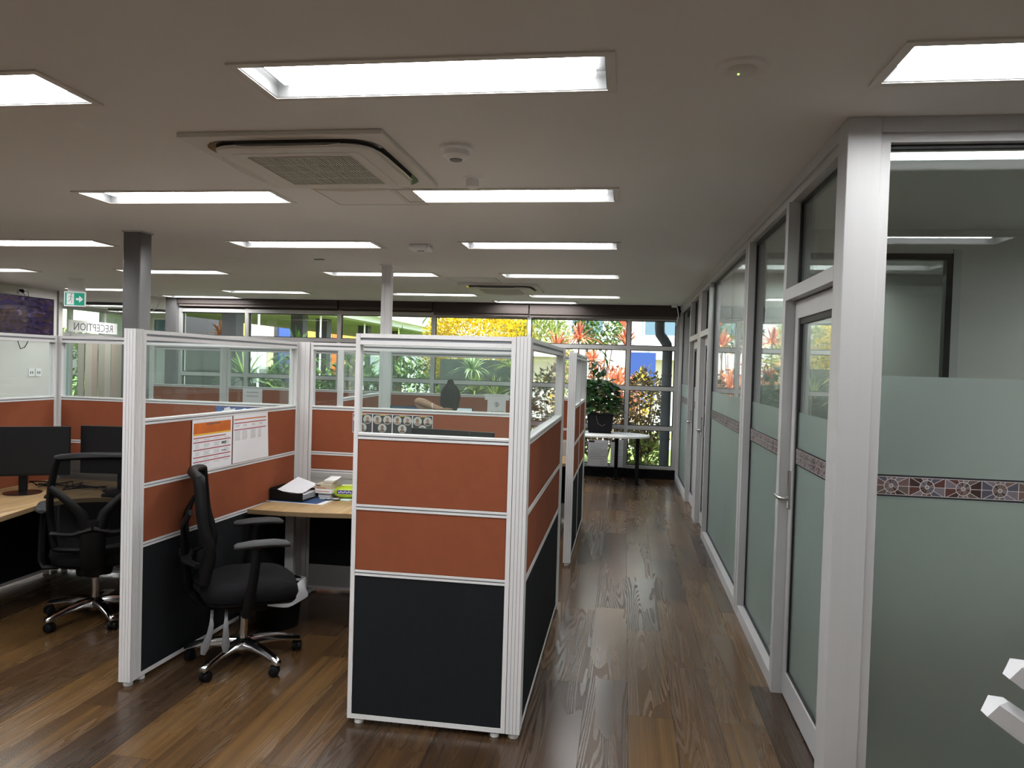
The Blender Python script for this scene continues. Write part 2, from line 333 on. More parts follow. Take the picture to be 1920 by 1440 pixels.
def tvmat():
    m, nt, b = newmat('tv_picture'); nt.nodes.remove(b); tc = nd(nt, 'ShaderNodeTexCoord'); no = nd(nt, 'ShaderNodeTexNoise'); no.inputs['Scale'].default_value = 4.5; no.inputs['Detail'].default_value = 5; no.inputs['Distortion'].default_value = 1.2
    mp = nd(nt, 'ShaderNodeMapping'); mp.inputs['Scale'].default_value = (1, 1, 2.2); lk(nt, tc.outputs['Object'], mp.inputs[0]); lk(nt, mp.outputs[0], no.inputs['Vector'])
    rp = nd(nt, 'ShaderNodeValToRGB'); lk(nt, no.outputs['Fac'], rp.inputs[0]); cr = rp.color_ramp
    cr.elements[0].position = .25; cr.elements[0].color = (.012, .010, .016, 1); cr.elements[1].position = .8; cr.elements[1].color = (.45, .42, .75, 1)
    for p, c in ((.4, (.045, .03, .05)), (.5, (.06, .045, .14)), (.58, (.10, .06, .03)), (.66, (.16, .12, .34))): e = cr.elements.new(p); e.color = (*c, 1)
    e = nd(nt, 'ShaderNodeEmission'); e.inputs[1].default_value = .5; lk(nt, rp.outputs[0], e.inputs[0])
    gl = nd(nt, 'ShaderNodeBsdfGlossy'); gl.inputs['Roughness'].default_value = .08; mx = nd(nt, 'ShaderNodeMixShader'); mx.inputs[0].default_value = .05
    lk(nt, e.outputs[0], mx.inputs[1]); lk(nt, gl.outputs[0], mx.inputs[2]); lk(nt, mx.outputs[0], nt.nodes['Material Output'].inputs[0]); return m
M['tv'] = tvmat()
def portrait(): 
    m, nt, b = newmat('portrait_print'); geo = nd(nt, 'ShaderNodeNewGeometry'); rp = nd(nt, 'ShaderNodeValToRGB'); lk(nt, geo.outputs['Random Per Island'], rp.inputs[0])
    rp.color_ramp.elements[0].color = (.05, .03, .02, 1); rp.color_ramp.elements[1].color = (.33, .2, .14, 1); lk(nt, rp.outputs[0], b.inputs['Base Color']); b.inputs['Roughness'].default_value = .7; return m
M['portrait'] = portrait()

# ------------------------------------------------------------------ lights list (also used to cut the ceiling)
XC = [(-.71, 'over the aisle'), (-2.72, 'over the middle cubicles'), (-5.24, 'third from the glass wall'), (-7.75, 'by the television wall')]
YR = [(2.54, 'first row'), (4.31, 'second row'), (6.08, 'third row'), (8.08, 'fourth row'), (10.37, 'fifth row')]
LIGHTS = []
for r, (y, rn) in enumerate(YR):
    for c, (x, cn) in enumerate(XC):
        if r < 2 and c == 3: continue
        xx = x-.05 if (c == 3 and r == 4) else (x if not (c == 3) else x)
        LIGHTS.append((xx, y, 'long white recessed ceiling light, %s from the camera, %s' % (rn, cn)))
LIGHTS += [(1.44, 2.54, 'long white recessed ceiling light in front of the frosted office, at the right edge'),
           (-6.86, 11.38, 'long white recessed ceiling light right in front of the brown blinds, beside the dark corner'),
           (-1.37, 11.38, 'long white recessed ceiling light right in front of the brown blinds, above the yellow hedge'),
           (-10.35, 14.75, 'long white ceiling light added to brighten the reception, farthest left by the sign'),  # extra lamp, added to brighten the blinds and sign
           (-9.75, 13.1, 'long white recessed ceiling light in the reception beyond the exit sign')]
BACKL = [(-.71, .77), (-2.72, .77), (-5.24, .77), (2.0, .45), (2.1, -.98), (-.71, -1.0), (-2.72, -1.0), (-5.24, -1.0)]
OFFL = [(3.75, 4.3), (1.55, 7.2), (2.9, 8.4), (2.0, 10.3)]  # the near-office one is unseen, added to brighten that room
for i, (x, y) in enumerate(BACKL): LIGHTS.append((x, y, 'long white recessed ceiling light out of view behind the camera'))
ON = ['added out of view to brighten the near office', 'first behind the dividing window of the offices', 'second behind the dividing window of the offices', 'in the farthest office']
for (x, y), n in zip(OFFL, ON): LIGHTS.append((x, y, 'long white recessed ceiling light %s' % n))
HX, HY = .62, .145

# ------------------------------------------------------------------ floor
FX0, FX1, FY0, FY1 = -12.4, 4.6, -3.4, 16.4
floor = MB().box(FX0, FX1, FY0, 11.72, -.12, -.006).prism([(FX0, 11.72), (-7.5, 11.72), (-10.3, 16.4), (FX0, 16.4)], -.12, -.006).build('floor', M['joint']); struct(floor)
PW, PL = .215, 1.22
pmesh = MB().box(.0008, PW-.0008, .0008, PL-.0008, -.006, 0)
planks = []
k0 = math.floor((FX0-.07)/PW)
rr = random.Random(3)
for k in range(k0, int((FX1-.07)/PW)+1):
    x = .07+k*PW; off = rr.random()*PL; y = FY0-off
    if abs(x-.07) < .01: y = 4.86-PL*8
    if abs(x-.285) < .01: y = 4.29-PL*8
    while y < FY1:
        y1 = min(y+PL, 11.7 if x > -7.7 else min(FY1, 11.6+(-7.65-x-PW)*1.62 if x+PW > -10.3 else FY1)); y0 = max(y, FY0)
        if y1-y0 > .03 and x > FX0-.01 and x+PW < FX1+.2: planks.append((x, y0, y1))
        y += PL
def vis(p):
    x, y0, y1 = p; yc = (y0+y1)/2; xc = x+PW/2
    if y1 < 2.3 or xc > .82 or xc/max(yc, .1) < -.78: return 0
    if xc > -.45: return 50/yc+20 if yc < 11.7 else 0
    if yc < 4.9 and xc > -4.2: return 30/yc+5
    return 1/yc
planks.sort(key=vis, reverse=True)
full = None; stuff = MB()
for i, (x, y0, y1) in enumerate(planks):
    if i < 295 and vis((x, y0, y1)) > 0:
        if abs(y1-y0-PL) < 1e-6 and full is not None:
            o = bpy.data.objects.new('plank', full); COL.objects.link(o)
        else:
            mb = MB().box(.0008, PW-.0008, .0008, y1-y0-.0008, -.006, 0); o = mb.build('plank', M['plank'])
            if abs(y1-y0-PL) < 1e-6: full = o.data
        o.parent = floor; o.location = (x, y0, 0)
    else: stuff.box(x+.0008, x+PW-.0008, y0+.0008, y1-.0008, -.006, 0)
so = stuff.build('remaining_planks', M['plank'], floor, fix=False); so['kind'] = 'stuff'

# ------------------------------------------------------------------ ceiling with cut-outs, roof over it
CX0, CX1, CY0, CY1 = -12.4, 4.6, -3.4, 16.4
holes = [(x-HX, x+HX, y-HY, y+HY) for x, y, _ in LIGHTS if y < 12]
xs = sorted({CX0, CX1}|{round(h[i], 4) for h in holes for i in (0, 1)}); ys = sorted({CY0, CY1, 11.95}|{round(h[i], 4) for h in holes for i in (2, 3)})
cm = MB()
for a, b in zip(ys, ys[1:]):
    run = None
    def flush(x1):
        if run is not None: cm.add([(run, a, CE), (run, b, CE), (x1, b, CE), (x1, a, CE)], [(0, 1, 2, 3)])
    for c, d in zip(xs, xs[1:]):
        mx_, my_ = (c+d)/2, (a+b)/2
        hit = any(h[0] < mx_ < h[1] and h[2] < my_ < h[3] for h in holes) or my_ > 11.95
        if hit: flush(c); run = None
        elif run is None: run = c
    flush(xs[-1])
cm.box(CX0-.1, CX1+.1, CY0-.1, 12.3, CE+.14, CE+.3).prism([(CX0-.1, 12.3), (-7.7, 12.3), (-10.4, 16.5), (CX0-.1, 16.5)], CE+.14, CE+.3)
cm.add([(CX0, 11.95, CE), (-7.45, 11.95, CE), (-10.3, 16.4, CE), (CX0, 16.4, CE)], [(0, 3, 2, 1)])
ceil = cm.build('ceiling', M['ceiling'], fix=False); struct(ceil)

# ------------------------------------------------------------------ walls
struct(MB().box(FX0-.1, FX1+.1, FY0-.1, FY0, 0, CE+.14).build('wall_back', M['plaster']))
struct(MB().box(-9.06, -8.95, FY0, 10.73, 0, CE).build('wall_left', M['plaster']))
struct(MB().box(-9.07, -8.94, 10.73, 10.76, 0, CE).build('trim_1', M['steel']))
struct(MB().box(FX1, FX1+.1, FY0, 11.8, 0, CE+.14).build('wall_right', M['greywall']))
struct(MB().box(-7.66, -7.46, 11.62, 11.82, 0, CE).build('trim_16', M['steel']))
struct(MB().prism([(-7.64, 11.82), (-7.54, 11.82), (-10.28, 16.4), (-10.38, 16.4)], 0, CE).build('wall_return', M['plaster']))
wr = MB().box(FX0, -11.05, 16.3, 16.4, 0, CE).box(-10.5, -10.3, 16.3, 16.4, 0, CE).box(-11.05, -10.5, 16.3, 16.4, 0, 2.2).box(-11.05, -10.5, 16.3, 16.4, 2.56, CE).build('wall_reception', M['plaster']); struct(wr)
w = sempty('window_9', (-11.05, 16.3, 2.2)); MB().box(0, .55, -.03, .03, 0, .03).box(0, .55, -.03, .03, .33, .36).box(0, .03, -.03, .03, .03, .33).box(.52, .55, -.03, .03, .03, .33).build('window_frame', M['white'], w)
MB().box(.03, .52, .0, .02, .03, .33).build('pane', M['bglass'], w)
struct(MB().box(-11.0, -10.84, 10.4, 13.15, 0, CE).box(-12.3, -9.06, 10.3, 10.4, 0, CE).build('wall_west', M['plaster']))

# reception glazing with blinds and sign
rg = sempty('window_8', (-11.3, 13.16, 0), RAD(90))
f = MB(); L = 3.12
f.box(0, L, -.04, .04, CE-.08, CE).box(0, L, -.04, .04, 2.03, 2.10).box(0, L, -.04, .04, 0, .1)
for x in (0, .72, 1.72, 2.4, L-.06): f.box(x, x+.06, -.05, .05, .1, CE-.08)
f.build('glazing_frame', M['alu_win'], rg)
MB().box(.06, L-.06, -.006, .006, .1, CE-.08).build('pane', M['oglass'], rg)
for i in range(9):
    MB().box(-.105, .105, -.003, .003, .35, 2.0).build('blind_slat', pm('blind_slat_%d' % i, [(.36, .33, .28), (.46, .41, .35), (.40, .32, .27)][i % 3], .8) if i < 3 else bpy.data.materials['blind_slat_%d' % (i % 3)], rg, loc=(.95+i*.2, -.11-.012*(i % 2), 0), rz=RAD(3))
sg = MB(); sg.box(.62, 2.1, -.075, -.07, 2.12, 2.36, 0)
text_mesh('RECEPTION', .23, Matrix.Translation((1.36, -.0765, 2.155)) @ Matrix.Rotation(RAD(90), 4, 'X') @ Matrix.Scale(-1, 4, (1, 0, 0)), sg, 1)
tag(sg.build('reception_sign', [M['bwhite'], M['ink']], None, loc=(-11.3, 13.16, 0), rz=RAD(90), fix=False), 'white strip sign reading RECEPTION in mirrored black letters on reception glazing', 'sign')

# ------------------------------------------------------------------ garden window wall
WY = 11.74
MX = [-7.44, -6.24, -4.63, -3.05, -1.50, .05, .79]
TZ = [.165, .78, 1.39, 2.01, 2.46]
struct(MB().box(-7.5, .9, WY-.05, WY+.12, 0, .15).build('wall_far', M['upstand']))
struct(MB().box(-7.5, .9, WY-.03, WY+.12, 2.5, CE).build('trim_2', M['blind']))
struct(MB().box(-7.5, .85, 11.97, 12.0, 2.6, 2.98).build('trim_3', M['bwhite']))
for i in range(6):
    x0, x1 = MX[i], MX[i+1]; L = x1-x0
    w = sempty('window_%d' % (i+1), (x0, WY, 0))
    t = MB().box(-.03, .03, -.05, .06, .15, 2.5)
    if i == 5: t.box(L-.03, L+.03, -.05, .06, .15, 2.5)
    t.build('mullion', M['alu_win'], w)
    for z in TZ: MB().box(.03, L-.03, -.05, .06, z-.03, z+.03).build('transom', M['alu_win'], w)
    for a, b in zip(TZ, TZ[1:]):
        g = MB()
        for q in ((.03, .042, a+.03, b-.03), (L-.042, L-.03, a+.03, b-.03), (.03, L-.03, a+.03, a+.042), (.03, L-.03, b-.042, b-.03)): g.box(q[0], q[1], .0, .03, q[2], q[3])
        g.build('pane_gasket', M['gasket'], w)
        MB().box(.03, L-.03, .012, .018, a+.03, b-.03).build('pane', M['wglass'], w)
BL = [(-7.44, -4.64, 2.525, 'over the two leftmost garden windows'), (-4.62, -3.06, 2.515, 'over the window beside the white pole'), (-3.04, -1.51, 2.455, 'over the yellow hedge'), (-1.49, .77, 2.45, 'over the red plants and the downpipe')]
for x0, x1, z, n in BL:
    b = thing('roller_blind', 'dark brown rolled-up roller blind %s' % n, 'blind', (x0, WY-.1, z), 0, 'roller blinds on the garden windows')
    MB().box(0, x1-x0, -.03, .05, .04, CE-z).build('cassette', M['blind'], b)
    MB().box(.01, x1-x0-.01, -.005, .02, 0, .045).build('bottom_bar', M['blindlight'], b)

# ------------------------------------------------------------------ glazed offices along the aisle
GX = .815
struct(MB().box(GX, .94, 3.04, 3.17, 0, CE).build('trim_4', M['alu'], bevel=.003))
struct(MB().box(.94, FX1, 3.045, 3.15, 2.6, CE).box(.94, FX1, 3.055, 3.15, 2.565, 2.6).build('trim_5', M['alu']))
struct(MB().box(.94, .975, 3.05, 3.15, 0, 2.565).box(.975, FX1, 3.055, 3.15, 0, .09).build('trim_6', M['alu']))
struct(MB().box(GX, .93, 3.17, 11.7, 2.6, CE).box(GX+.012, .93, 3.17, 11.7, 2.56, 2.6).build('trim_7', M['alu']))
MUL = [(4.06, 4.125), (5.29, 5.46), (7.66, 7.74), (8.46, 8.80), (9.80, 9.87), (11.62, 11.69)]
for i, (a, b) in enumerate(MUL):
    mb = MB().box(GX, .93, a, b, 0, 2.56)
    if b-a > .1: mb.box(GX-.001, GX, (a+b)/2-.003, (a+b)/2+.003, 0, 2.56, 1)
    struct(mb.build('trim_%d' % (8+i), [M['alu'], M['groove']]))
def glass_panel(root, L, zb, zt, zf, zband, s, ga=.014, splits=()):
    g = MB()
    for q in ((0, ga, zb, zt), (L-ga, L, zb, zt), (0, L, zb, zb+ga), (0, L, zt-ga*1.6, zt)): g.box(q[0], q[1], -.012, .012, q[2], q[3])
    g.build('gasket', M['gasket'], root)
    xs_ = [0]+list(splits)+[L]
    for a, b in zip(xs_, xs_[1:]):
        if zf < zt: MB().box(a+.001, b-.001, -.005, .005, zf, zt).build('pane', M['oglass'], root)
        MB().box(a+.001, b-.001, -.005, .005, zb, min(zf, zt)).build('frosted_pane', M['frost'], root)
        MB().box(a+ga, b-ga if b == L else b-.001, -.001, .001, -.0425, .0425).build('decorative_band', M['band'], root, loc=(0, s*.0075, zband))
w = sempty('window_7', (.975, 3.10, 0)); glass_panel(w, FX1-.975, .09, 2.565, 1.676, 1.25, -1, .01)
PAN = [(4.125, 5.29, ()), (5.46, 7.66, (1.0,)), (9.87, 11.62, ())]
for i, (a, b, sp) in enumerate(PAN):
    w = sempty('window_%d' % (10+i), (.872, a, 0), RAD(90)); glass_panel(w, b-a, .075, 2.56, 1.478, 1.257, 1, .016, sp)
    MB().box(0, b-a, -.04, .055, 0, .075).build('bottom_rail', M['alu'], w)
DOORS = [(3.17, 4.06), (7.74, 8.46), (8.80, 9.80)]
for i, (a, b) in enumerate(DOORS):
    d = sempty('door_%d' % (i+1), (.885, a, 0), RAD(90)); L = b-a
    MB().box(0, L, -.045, .07, 2.05, 2.11).build('door_head', M['alu'], d)
    w = MB().box(.0, L, -.005, .005, 2.11, 2.56).build('highlight_pane', M['oglass'], d)
    MB().box(L-.016, L, -.012, .012, 2.11, 2.56).box(0, L, -.012, .012, 2.545, 2.56).build('gasket', M['gasket'], d)
    s = .07
    MB().box(.006, s, -.02, .02, .01, 2.045).box(L-s, L-.006, -.02, .02, .01, 2.045).box(s, L-s, -.02, .02, .01, .14).box(s, L-s, -.02, .02, 1.955, 2.045).build('door_leaf', M['alu'], d, bevel=.002)
    MB().box(L-.006, L, -.015, .015, .01, 2.05).build('door_seal', M['gasket'], d)
    e = bpy.data.objects.new('glazing', None); COL.objects.link(e); e.parent = d; e.location = (s, 0, 0)
    g = MB(); ll = L-2*s
    for q in ((0, .016, .14, 1.955), (ll-.016, ll, .14, 1.955), (0, ll, .14, .152), (0, ll, 1.925, 1.955)): g.box(q[0], q[1], -.012, .012, q[2], q[3])
    g.build('gasket', M['gasket'], e)
    MB().box(.001, ll-.001, -.004, .004, 1.478, 1.955).build('pane', M['oglass'], e)
    MB().box(.001, ll-.001, -.004, .004, .14, 1.478).build('frosted_pane', M['frost'], e)
    MB().box(.014, ll-.014, -.001, .001, -.0425, .0425).build('decorative_band', M['band'], e, loc=(0, .0075, 1.257))
    h = MB().rbox(L-.055, L-.02, .02, .026, .98, 1.17, .012, top=.001)
    h.tube([(L-.037, .026, 1.03), (L-.037, .06, 1.03), (L-.03, .07, 1.03), (L+.0, .072, 1.03), (L+.07, .07, 1.032)], .0095, 8)
    h.build('door_handle', M['chrome'] if i else pm('satin_steel', (.5, .49, .47), .3, metal=1), d, smooth=True)
    if i == 1:
        for z in (.42, 1.02, 1.68): MB().box(-.045, -.005, .069, .073, z, z+.1).build('hinge', M['duct'], d)
# office interiors
dv = MB().box(.93, 4.6, 5.36, 5.44, 0, .9).box(.93, 4.6, 5.36, 5.44, 2.5, CE).box(2.13, 4.6, 5.36, 5.44, .9, 2.5).build('wall_office', M['greywall']); struct(dv)
w = sempty('window_13', (.94, 5.36, 0)); MB().box(0, 1.19, -.01, .05, 2.46, 2.5).box(1.15, 1.19, -.01, .05, .94, 2.46).box(0, 1.19, -.01, .05, .9, .94).build('window_frame', M['black'], w)
MB().box(1.19, 1.24, -.012, 0, .9, 2.53).build('window_trim', M['alu'], w)
MB().box(0, 1.15, .01, .016, .94, 2.46).build('pane', M['oglass'], w)
struct(MB().box(.93, 4.6, 7.68, 7.74, 0, CE).build('wall_divider', M['greywall']))
struct(MB().box(.9, 4.6, 11.7, 11.82, 0, CE).build('wall_office_far', M['plaster']))

# ------------------------------------------------------------------ ceiling lights
def make_light():
    t = thing('ceiling_light', 'x', 'ceiling light', (0, 0, CE), 0, 'recessed office ceiling lights')
    f = MB()
    for q in ((-.65, .65, -.175, -HY), (-.65, .65, HY, .175), (-.65, -HX, -HY, HY), (HX, .65, -HY, HY)): f.box(q[0], q[1], q[2], q[3], -.007, 0)
    f.build('frame', M['offwhite'], t)
    h = MB()
    for q in ((-.62, .62, -.145, -.141), (-.62, .62, .141, .145), (-.62, -.616, -.141, .141), (.616, .62, -.141, .141)): h.box(q[0], q[1], q[2], q[3], -.003, .06)
    h.box(-.62, .62, -.145, .145, .06, .064); hs_ = h.build('housing', M['housing'], t)
    MB().box(-.578, .578, -.122, .122, .035, .045).build('diffuser', M['lamp'], hs_)
    return t
L0 = make_light()
for i, (x, y, lab) in enumerate(LIGHTS):
    o = L0 if i == 0 else copy_tree(L0); o.location = (x, y, CE if y < 12 else CE-.05); o['label'] = lab

# ------------------------------------------------------------------ air conditioner cassettes, ceiling devices
def ring_pts(a, b, r, z, seg=5):
    P = []
    for cx, cy, a0 in ((a-r, b-r, 0), (-a+r, b-r, 90), (-a+r, -b+r, 180), (a-r, -b+r, 270)):
        for k in range(seg+1): t = RAD(a0+90*k/seg); P.append((cx+r*cos(t), cy+r*sin(t), z))
    return P
def make_ac(label, loc):
    t = thing('air_conditioner', label, 'air conditioner', loc, 0, 'ceiling cassette air conditioners')
    MB().rbox(-.475, .475, -.475, .475, -.022, 0, .01, top=.004).build('outer_panel', M['offwhite'], t)
    MB().loft([ring_pts(.415, .415, .13, -.0222), ring_pts(.415, .415, .13, -.0245)]).build('air_slot', M['lens'], t)  # solid dark plate, the slot's shade put into its colour
    cp_ = MB().loft([ring_pts(.372, .372, .11, -.0245), ring_pts(.385, .385, .115, -.034), ring_pts(.38, .38, .112, -.046), ring_pts(.36, .36, .1, -.05)]).build('centre_panel', M['offwhite'], t, smooth=True)
    MB().loft([ring_pts(.31, .31, .03, -.0502), ring_pts(.31, .31, .03, -.0508)]).build('grille_seam', M['duct'], cp_); MB().loft([ring_pts(.307, .307, .03, -.0508), ring_pts(.307, .307, .03, -.0515)]).build('grille_door', M['offwhite'], cp_)
    g = MB(); n = 36
    g.box(-.25, .25, -.25, .25, -.0525, -.0515, 1)  # dark sheet, shade between the slats put into its colour
    for i in range(n+1): x = -.25+.5*i/n; g.box(x-.0028, x+.0028, -.25, .25, -.0555, -.0525)
    for y in (-.25, -.125, 0, .125, .25): g.box(-.25, .25, y-.002, y+.002, -.056, -.0525)
    g.build('intake_grille', [M['offwhite'], M['lens']], cp_)
    for k in range(4):
        pts = [(-.23, .375), (-.2, .41), (.2, .41), (.23, .375)]
        fl = MB(); rings = []
        for x, s in ((-.25, .012), (-.2, .04), (0, .048), (.2, .04), (.25, .012)): rings.append([(x, .372, -.027), (x, .374+s*.9, -.028-s*.55), (x, .379+s*.9, -.026-s*.55), (x, .378, -.0247)])
        fl.loft(rings); fl.build('air_flap', M['offwhite'], t, rz=RAD(90*k), smooth=True)
    return t
make_ac('cream ceiling cassette air conditioner with square intake grille, the near large one', (-1.52, 3.55, CE))
make_ac('cream ceiling cassette air conditioner with square intake grille, the far one near the windows', (-1.55, 9.35, CE))
def hatch(label, x, y, a, b):
    m = MB(); m.box(-a, a, -b, b, -.003, 0, 0)
    for q in ((-a, a, -b, -b+.008), (-a, a, b-.008, b), (-a, -a+.008, -b, b), (a-.008, a, -b, b)): m.box(q[0], q[1], q[2], q[3], -.0045, -.003, 1)
    tag(m.build('ceiling_hatch', [M['ceiling'], M['duct']], None, loc=(x, y, CE)), label, 'ceiling hatch')
hatch('flush ceiling access panel just behind the near air conditioner', -1.52, 4.32, .29, .22)
hatch('flush ceiling access panel in front of the far air conditioner', -1.75, 8.55, .28, .22)
t = thing('smoke_detector', 'round white smoke detector right of the near air conditioner', 'smoke detector', (-.79, 3.36, CE))
MB().lathe([(.075, 0), (.075, -.012), (.06, -.02)], 24).build('base', M['white'], t, smooth=True)
MB().lathe([(.06, -.018), (.062, -.04), (.04, -.055), (.012, -.058)], 24).build('head', M['white'], t, smooth=True)
MB().lathe([(.03, -.056), (.028, -.06)], 16).build('vent', M['lever'], t)
t = thing('motion_sensor', 'small white stub-shaped sensor on the ceiling below the smoke detector', 'sensor', (-.825, 3.9, CE))
MB().lathe([(.05, 0), (.048, -.008), (.034, -.012)], 20).build('base', M['white'], t, smooth=True)
MB().lathe([(.034, -.01), (.034, -.05), (.026, -.056)], 20).build('head', M['white'], t, smooth=True)
t = thing('emergency_light', 'round flush ceiling fitting with a tiny green light near the glass wall', 'ceiling fitting', (.345, 2.53, CE))
MB().lathe([(.088, 0), (.084, -.008), (.058, -.012), (.05, -.006)], 28).build('bezel', M['ceiling'], t, smooth=True)
MB().lathe([(.048, -.004), (.04, -.012), (.01, -.014)], 20).build('lens', M['offwhite'], t, smooth=True)
MB().lathe([(.004, -.012), (.003, -.017)], 8, c=(-.008, .02, 0)).build('indicator', M['led'], t)
t = thing('access_point', 'white box-shaped wireless access point on the ceiling between two lights', 'access point', (-1.72, 6.12, CE))
MB().rbox(-.085, .085, -.085, .085, -.045, 0, .02).build('housing', M['white'], t, smooth=True)
MB().rbox(-.03, .03, -.02, .02, -.048, -.045, .008, top=.001).build('badge', M['lever'], t)
tag(MB().lathe([(.09, 0), (.088, -.004), (.05, -.005), (.01, -.005)], 24).build('speaker_cover', M['ceiling'], None, loc=(-3.88, 7.0, CE), smooth=True), 'flat round speaker cover on the ceiling right of the grey column', 'speaker')
tag(MB().rbox(-.05, .05, -.025, .025, -.006, 0, .01, top=.001).build('ceiling_switch', M['lever'], None, loc=(-2.98, 6.98, CE)), 'tiny dark rectangular plate on the ceiling left of the white pole', 'plate')
for x, y, s, lab in ((-8.3, 11.95, 1, 'small white ceiling sensor with looped white cable beside the left blind'), (.70, 11.35, -1, 'small white ceiling sensor with white cable at the far right corner')):
    t = thing('cable_sensor', lab, 'sensor', (x, y, CE))
    MB().rbox(-.04, .04, -.03, .03, -.05, 0, .015).build('head', M['white'], t, smooth=True)
    MB().tube([(0, 0, -.03), (.06*s, 0, -.16), (.16*s, .0, -.22), (.26*s, 0, -.16), (.3*s, 0, -.02)] if s > 0 else [(0, 0, -.02), (.05, .1, -.04), (.08, .2, -.15), (.05, .24, -.3)], .008, 6).build('cable', M['white'], t, smooth=True)

# ------------------------------------------------------------------ columns
t = thing('steel_column', 'dark grey square steel column behind the left cubicle', 'column', (-3.9, 5.53, 0))
MB().rbox(-.076, .076, -.076, .076, 0, CE-.012, .014, top=.0005).build('shaft', M['steel'], t, smooth=True)
MB().box(-.082, .082, -.082, .082, CE-.012, CE).build('collar', M['duct'], t)
t = thing('power_pole', 'slim white aluminium power pole rising to the ceiling above the second cubicle row', 'power pole', (-2.407, 7.36, 0))
g = MB().box(-.045, .045, -.045, .045, 0, CE-.01)
for x in (-.048, .012): g.box(x, x+.036, -.05, -.045, 0, CE-.01)
g.build('shaft', M['post'], t); MB().box(-.065, .065, -.065, .065, CE-.01, CE).build('ceiling_plate', M['white'], t)

# ------------------------------------------------------------------ partition screens
PT = .05
def rail(mb, L, z0, z1):
    h = z1-z0; g = h*.24
    mb.box(.018, L-.018, -PT/2+.004, PT/2-.004, z0+h*.3, z1-h*.3, 1)
    mb.box(.018, L-.018, -PT/2, PT/2, z0, z0+h/2-g/2, 0); mb.box(.018, L-.018, -PT/2, PT/2, z0+h/2+g/2, z1, 0)
def screen(p0, p1, label, duct=False, zt=1.80, group='partition screens'):
    d = Vector(p1)-Vector(p0); L = d.length; rz = math.atan2(d.y, d.x)
    t = thing('partition_screen', label, 'partition', (p0[0], p0[1], 0), rz, group)
    for nm, a in (('stile', 0), ('stile', L-.02)):
        MB().box(a, a+.02, -PT/2, PT/2, .025, zt, 0).build(nm, M['frame'], t)
    zr = [(.025, .045), (.69, .715), (.993, 1.018), (1.318, 1.345), (zt-.05, zt)]
    for k, (a, b) in enumerate(zr):
        mb = MB()
        if k == 0: mb.box(.02, L-.02, -PT/2, PT/2, a, b)
        else: rail(mb, L, a, b)
        mb.build(['bottom_rail', 'rail', 'rail', 'rail', 'top_rail'][k], [M['frame'], M['groove']], t)
    T = PT/2-.003
    if duct:
        tiles = [(.20, .715, 'charcoal'), (.89, .993, 'rust'), (1.018, 1.318, 'rust')]
        MB().box(.02, L-.02, -T-.004, T+.004, .045, .20).build('skirting_duct', M['duct'], t)
        mb = MB().box(.02, L-.02, -T-.003, T+.003, .715, .865, 0)
        for z in (.74, .78, .83): mb.box(.02, L-.02, -T-.006, T+.006, z, z+.022, 0)
        mb.build('cable_duct', M['duct'], t); mb = MB(); rail(mb, L, .865, .89); mb.build('rail', [M['frame'], M['groove']], t)
    else: tiles = [(.045, .69, 'charcoal'), (.715, .993, 'rust'), (1.018, 1.318, 'rust')]
    for a, b, m in tiles: MB().box(.02, L-.02, -T, T, a, b).build('fabric_tile', M[m], t, bevel=.004)
    MB().box(.02, L-.02, -.003, .003, 1.345, zt-.05).build('glass_pane', M['pglass'], t)
    for x in (.05, L-.05): MB().lathe([(.006, .03), (.006, .02), (.02, .018), (.022, .002), (.02, 0)][::-1], 14, c=(x, 0, 0)).build('levelling_foot', M['foot'], t, smooth=True)
    return t
def post(x0, x1, y0, y1, label, zt=1.80):
    t = thing('partition_post', label, 'post', ((x0+x1)/2, (y0+y1)/2, 0), 0, 'partition posts')
    a, b = (x1-x0)/2, (y1-y0)/2; mb = MB().box(-a+.002, a-.002, -b+.002, b-.002, .025, zt, 1)
    n = 4; w = 2*a/n
    for i in range(n):
        for s in (-1, 1):
            mb.box(-a+i*w+(.0 if i == 0 else .0009), -a+(i+1)*w-(.0 if i == n-1 else .0009), min(s*b, s*(b-.003)), max(s*b, s*(b-.003)), .025, zt, 0)
    w = 2*b/n
    for i in range(n):
        for s in (-1, 1): mb.box(min(s*a, s*(a-.003)), max(s*a, s*(a-.003)), -b+i*w+.0009, -b+(i+1)*w-.0009, .025, zt, 0)
    mb.box(-a, a, -b, b, zt, zt+.003, 0); mb.build('shaft', [M['post'], M['groove']], t)
    MB().lathe([(.022, 0), (.024, .003), (.022, .018), (.007, .02), (.007, .03)], 14).build('levelling_foot', M['foot'], t, smooth=True)
    return t
post(-.474, -.411, 3.281, 3.345, 'white grooved corner post at the near end of the aisle, beside the front rust screen')
screen((-1.216, 3.307), (-.477, 3.307), 'near rust and charcoal glazed partition screen facing the camera')
screen((-.437, 3.348), (-.437, 5.108), 'long rust and charcoal glazed screen along the aisle, behind the near corner post')
post(-2.467, -2.403, 3.406, 3.470, 'free-standing white end post left of the front chair')
screen((-2.429, 3.473), (-2.345, 5.106), 'rust and charcoal glazed divider screen with two printed rosters')
post(-2.372, -2.238, 5.110, 5.182, 'white grooved junction post behind the paper tray')
screen((-2.235, 5.146), (-.475, 5.146), 'rust back screen of the middle cubicle with a row of portrait cards', True)
post(-.468, -.405, 5.113, 5.178, 'white grooved corner post at the far end of the first aisle screen')
screen((-4.247, 5.146), (-2.375, 5.146), 'rust back screen of the left cubicle behind the dark monitors', True)
post(-4.312, -4.250, 5.113, 5.178, 'slim white corner post of the left cubicle')
screen((-4.281, 3.3), (-4.281, 5.11), 'rust side screen at the left edge of the picture')
post(-.462, -.399, 6.290, 6.352, 'white grooved end post of the second row beside the aisle')
screen((-.431, 6.355), (-.431, 7.20), 'first rust aisle screen of the second row, next to its end post')
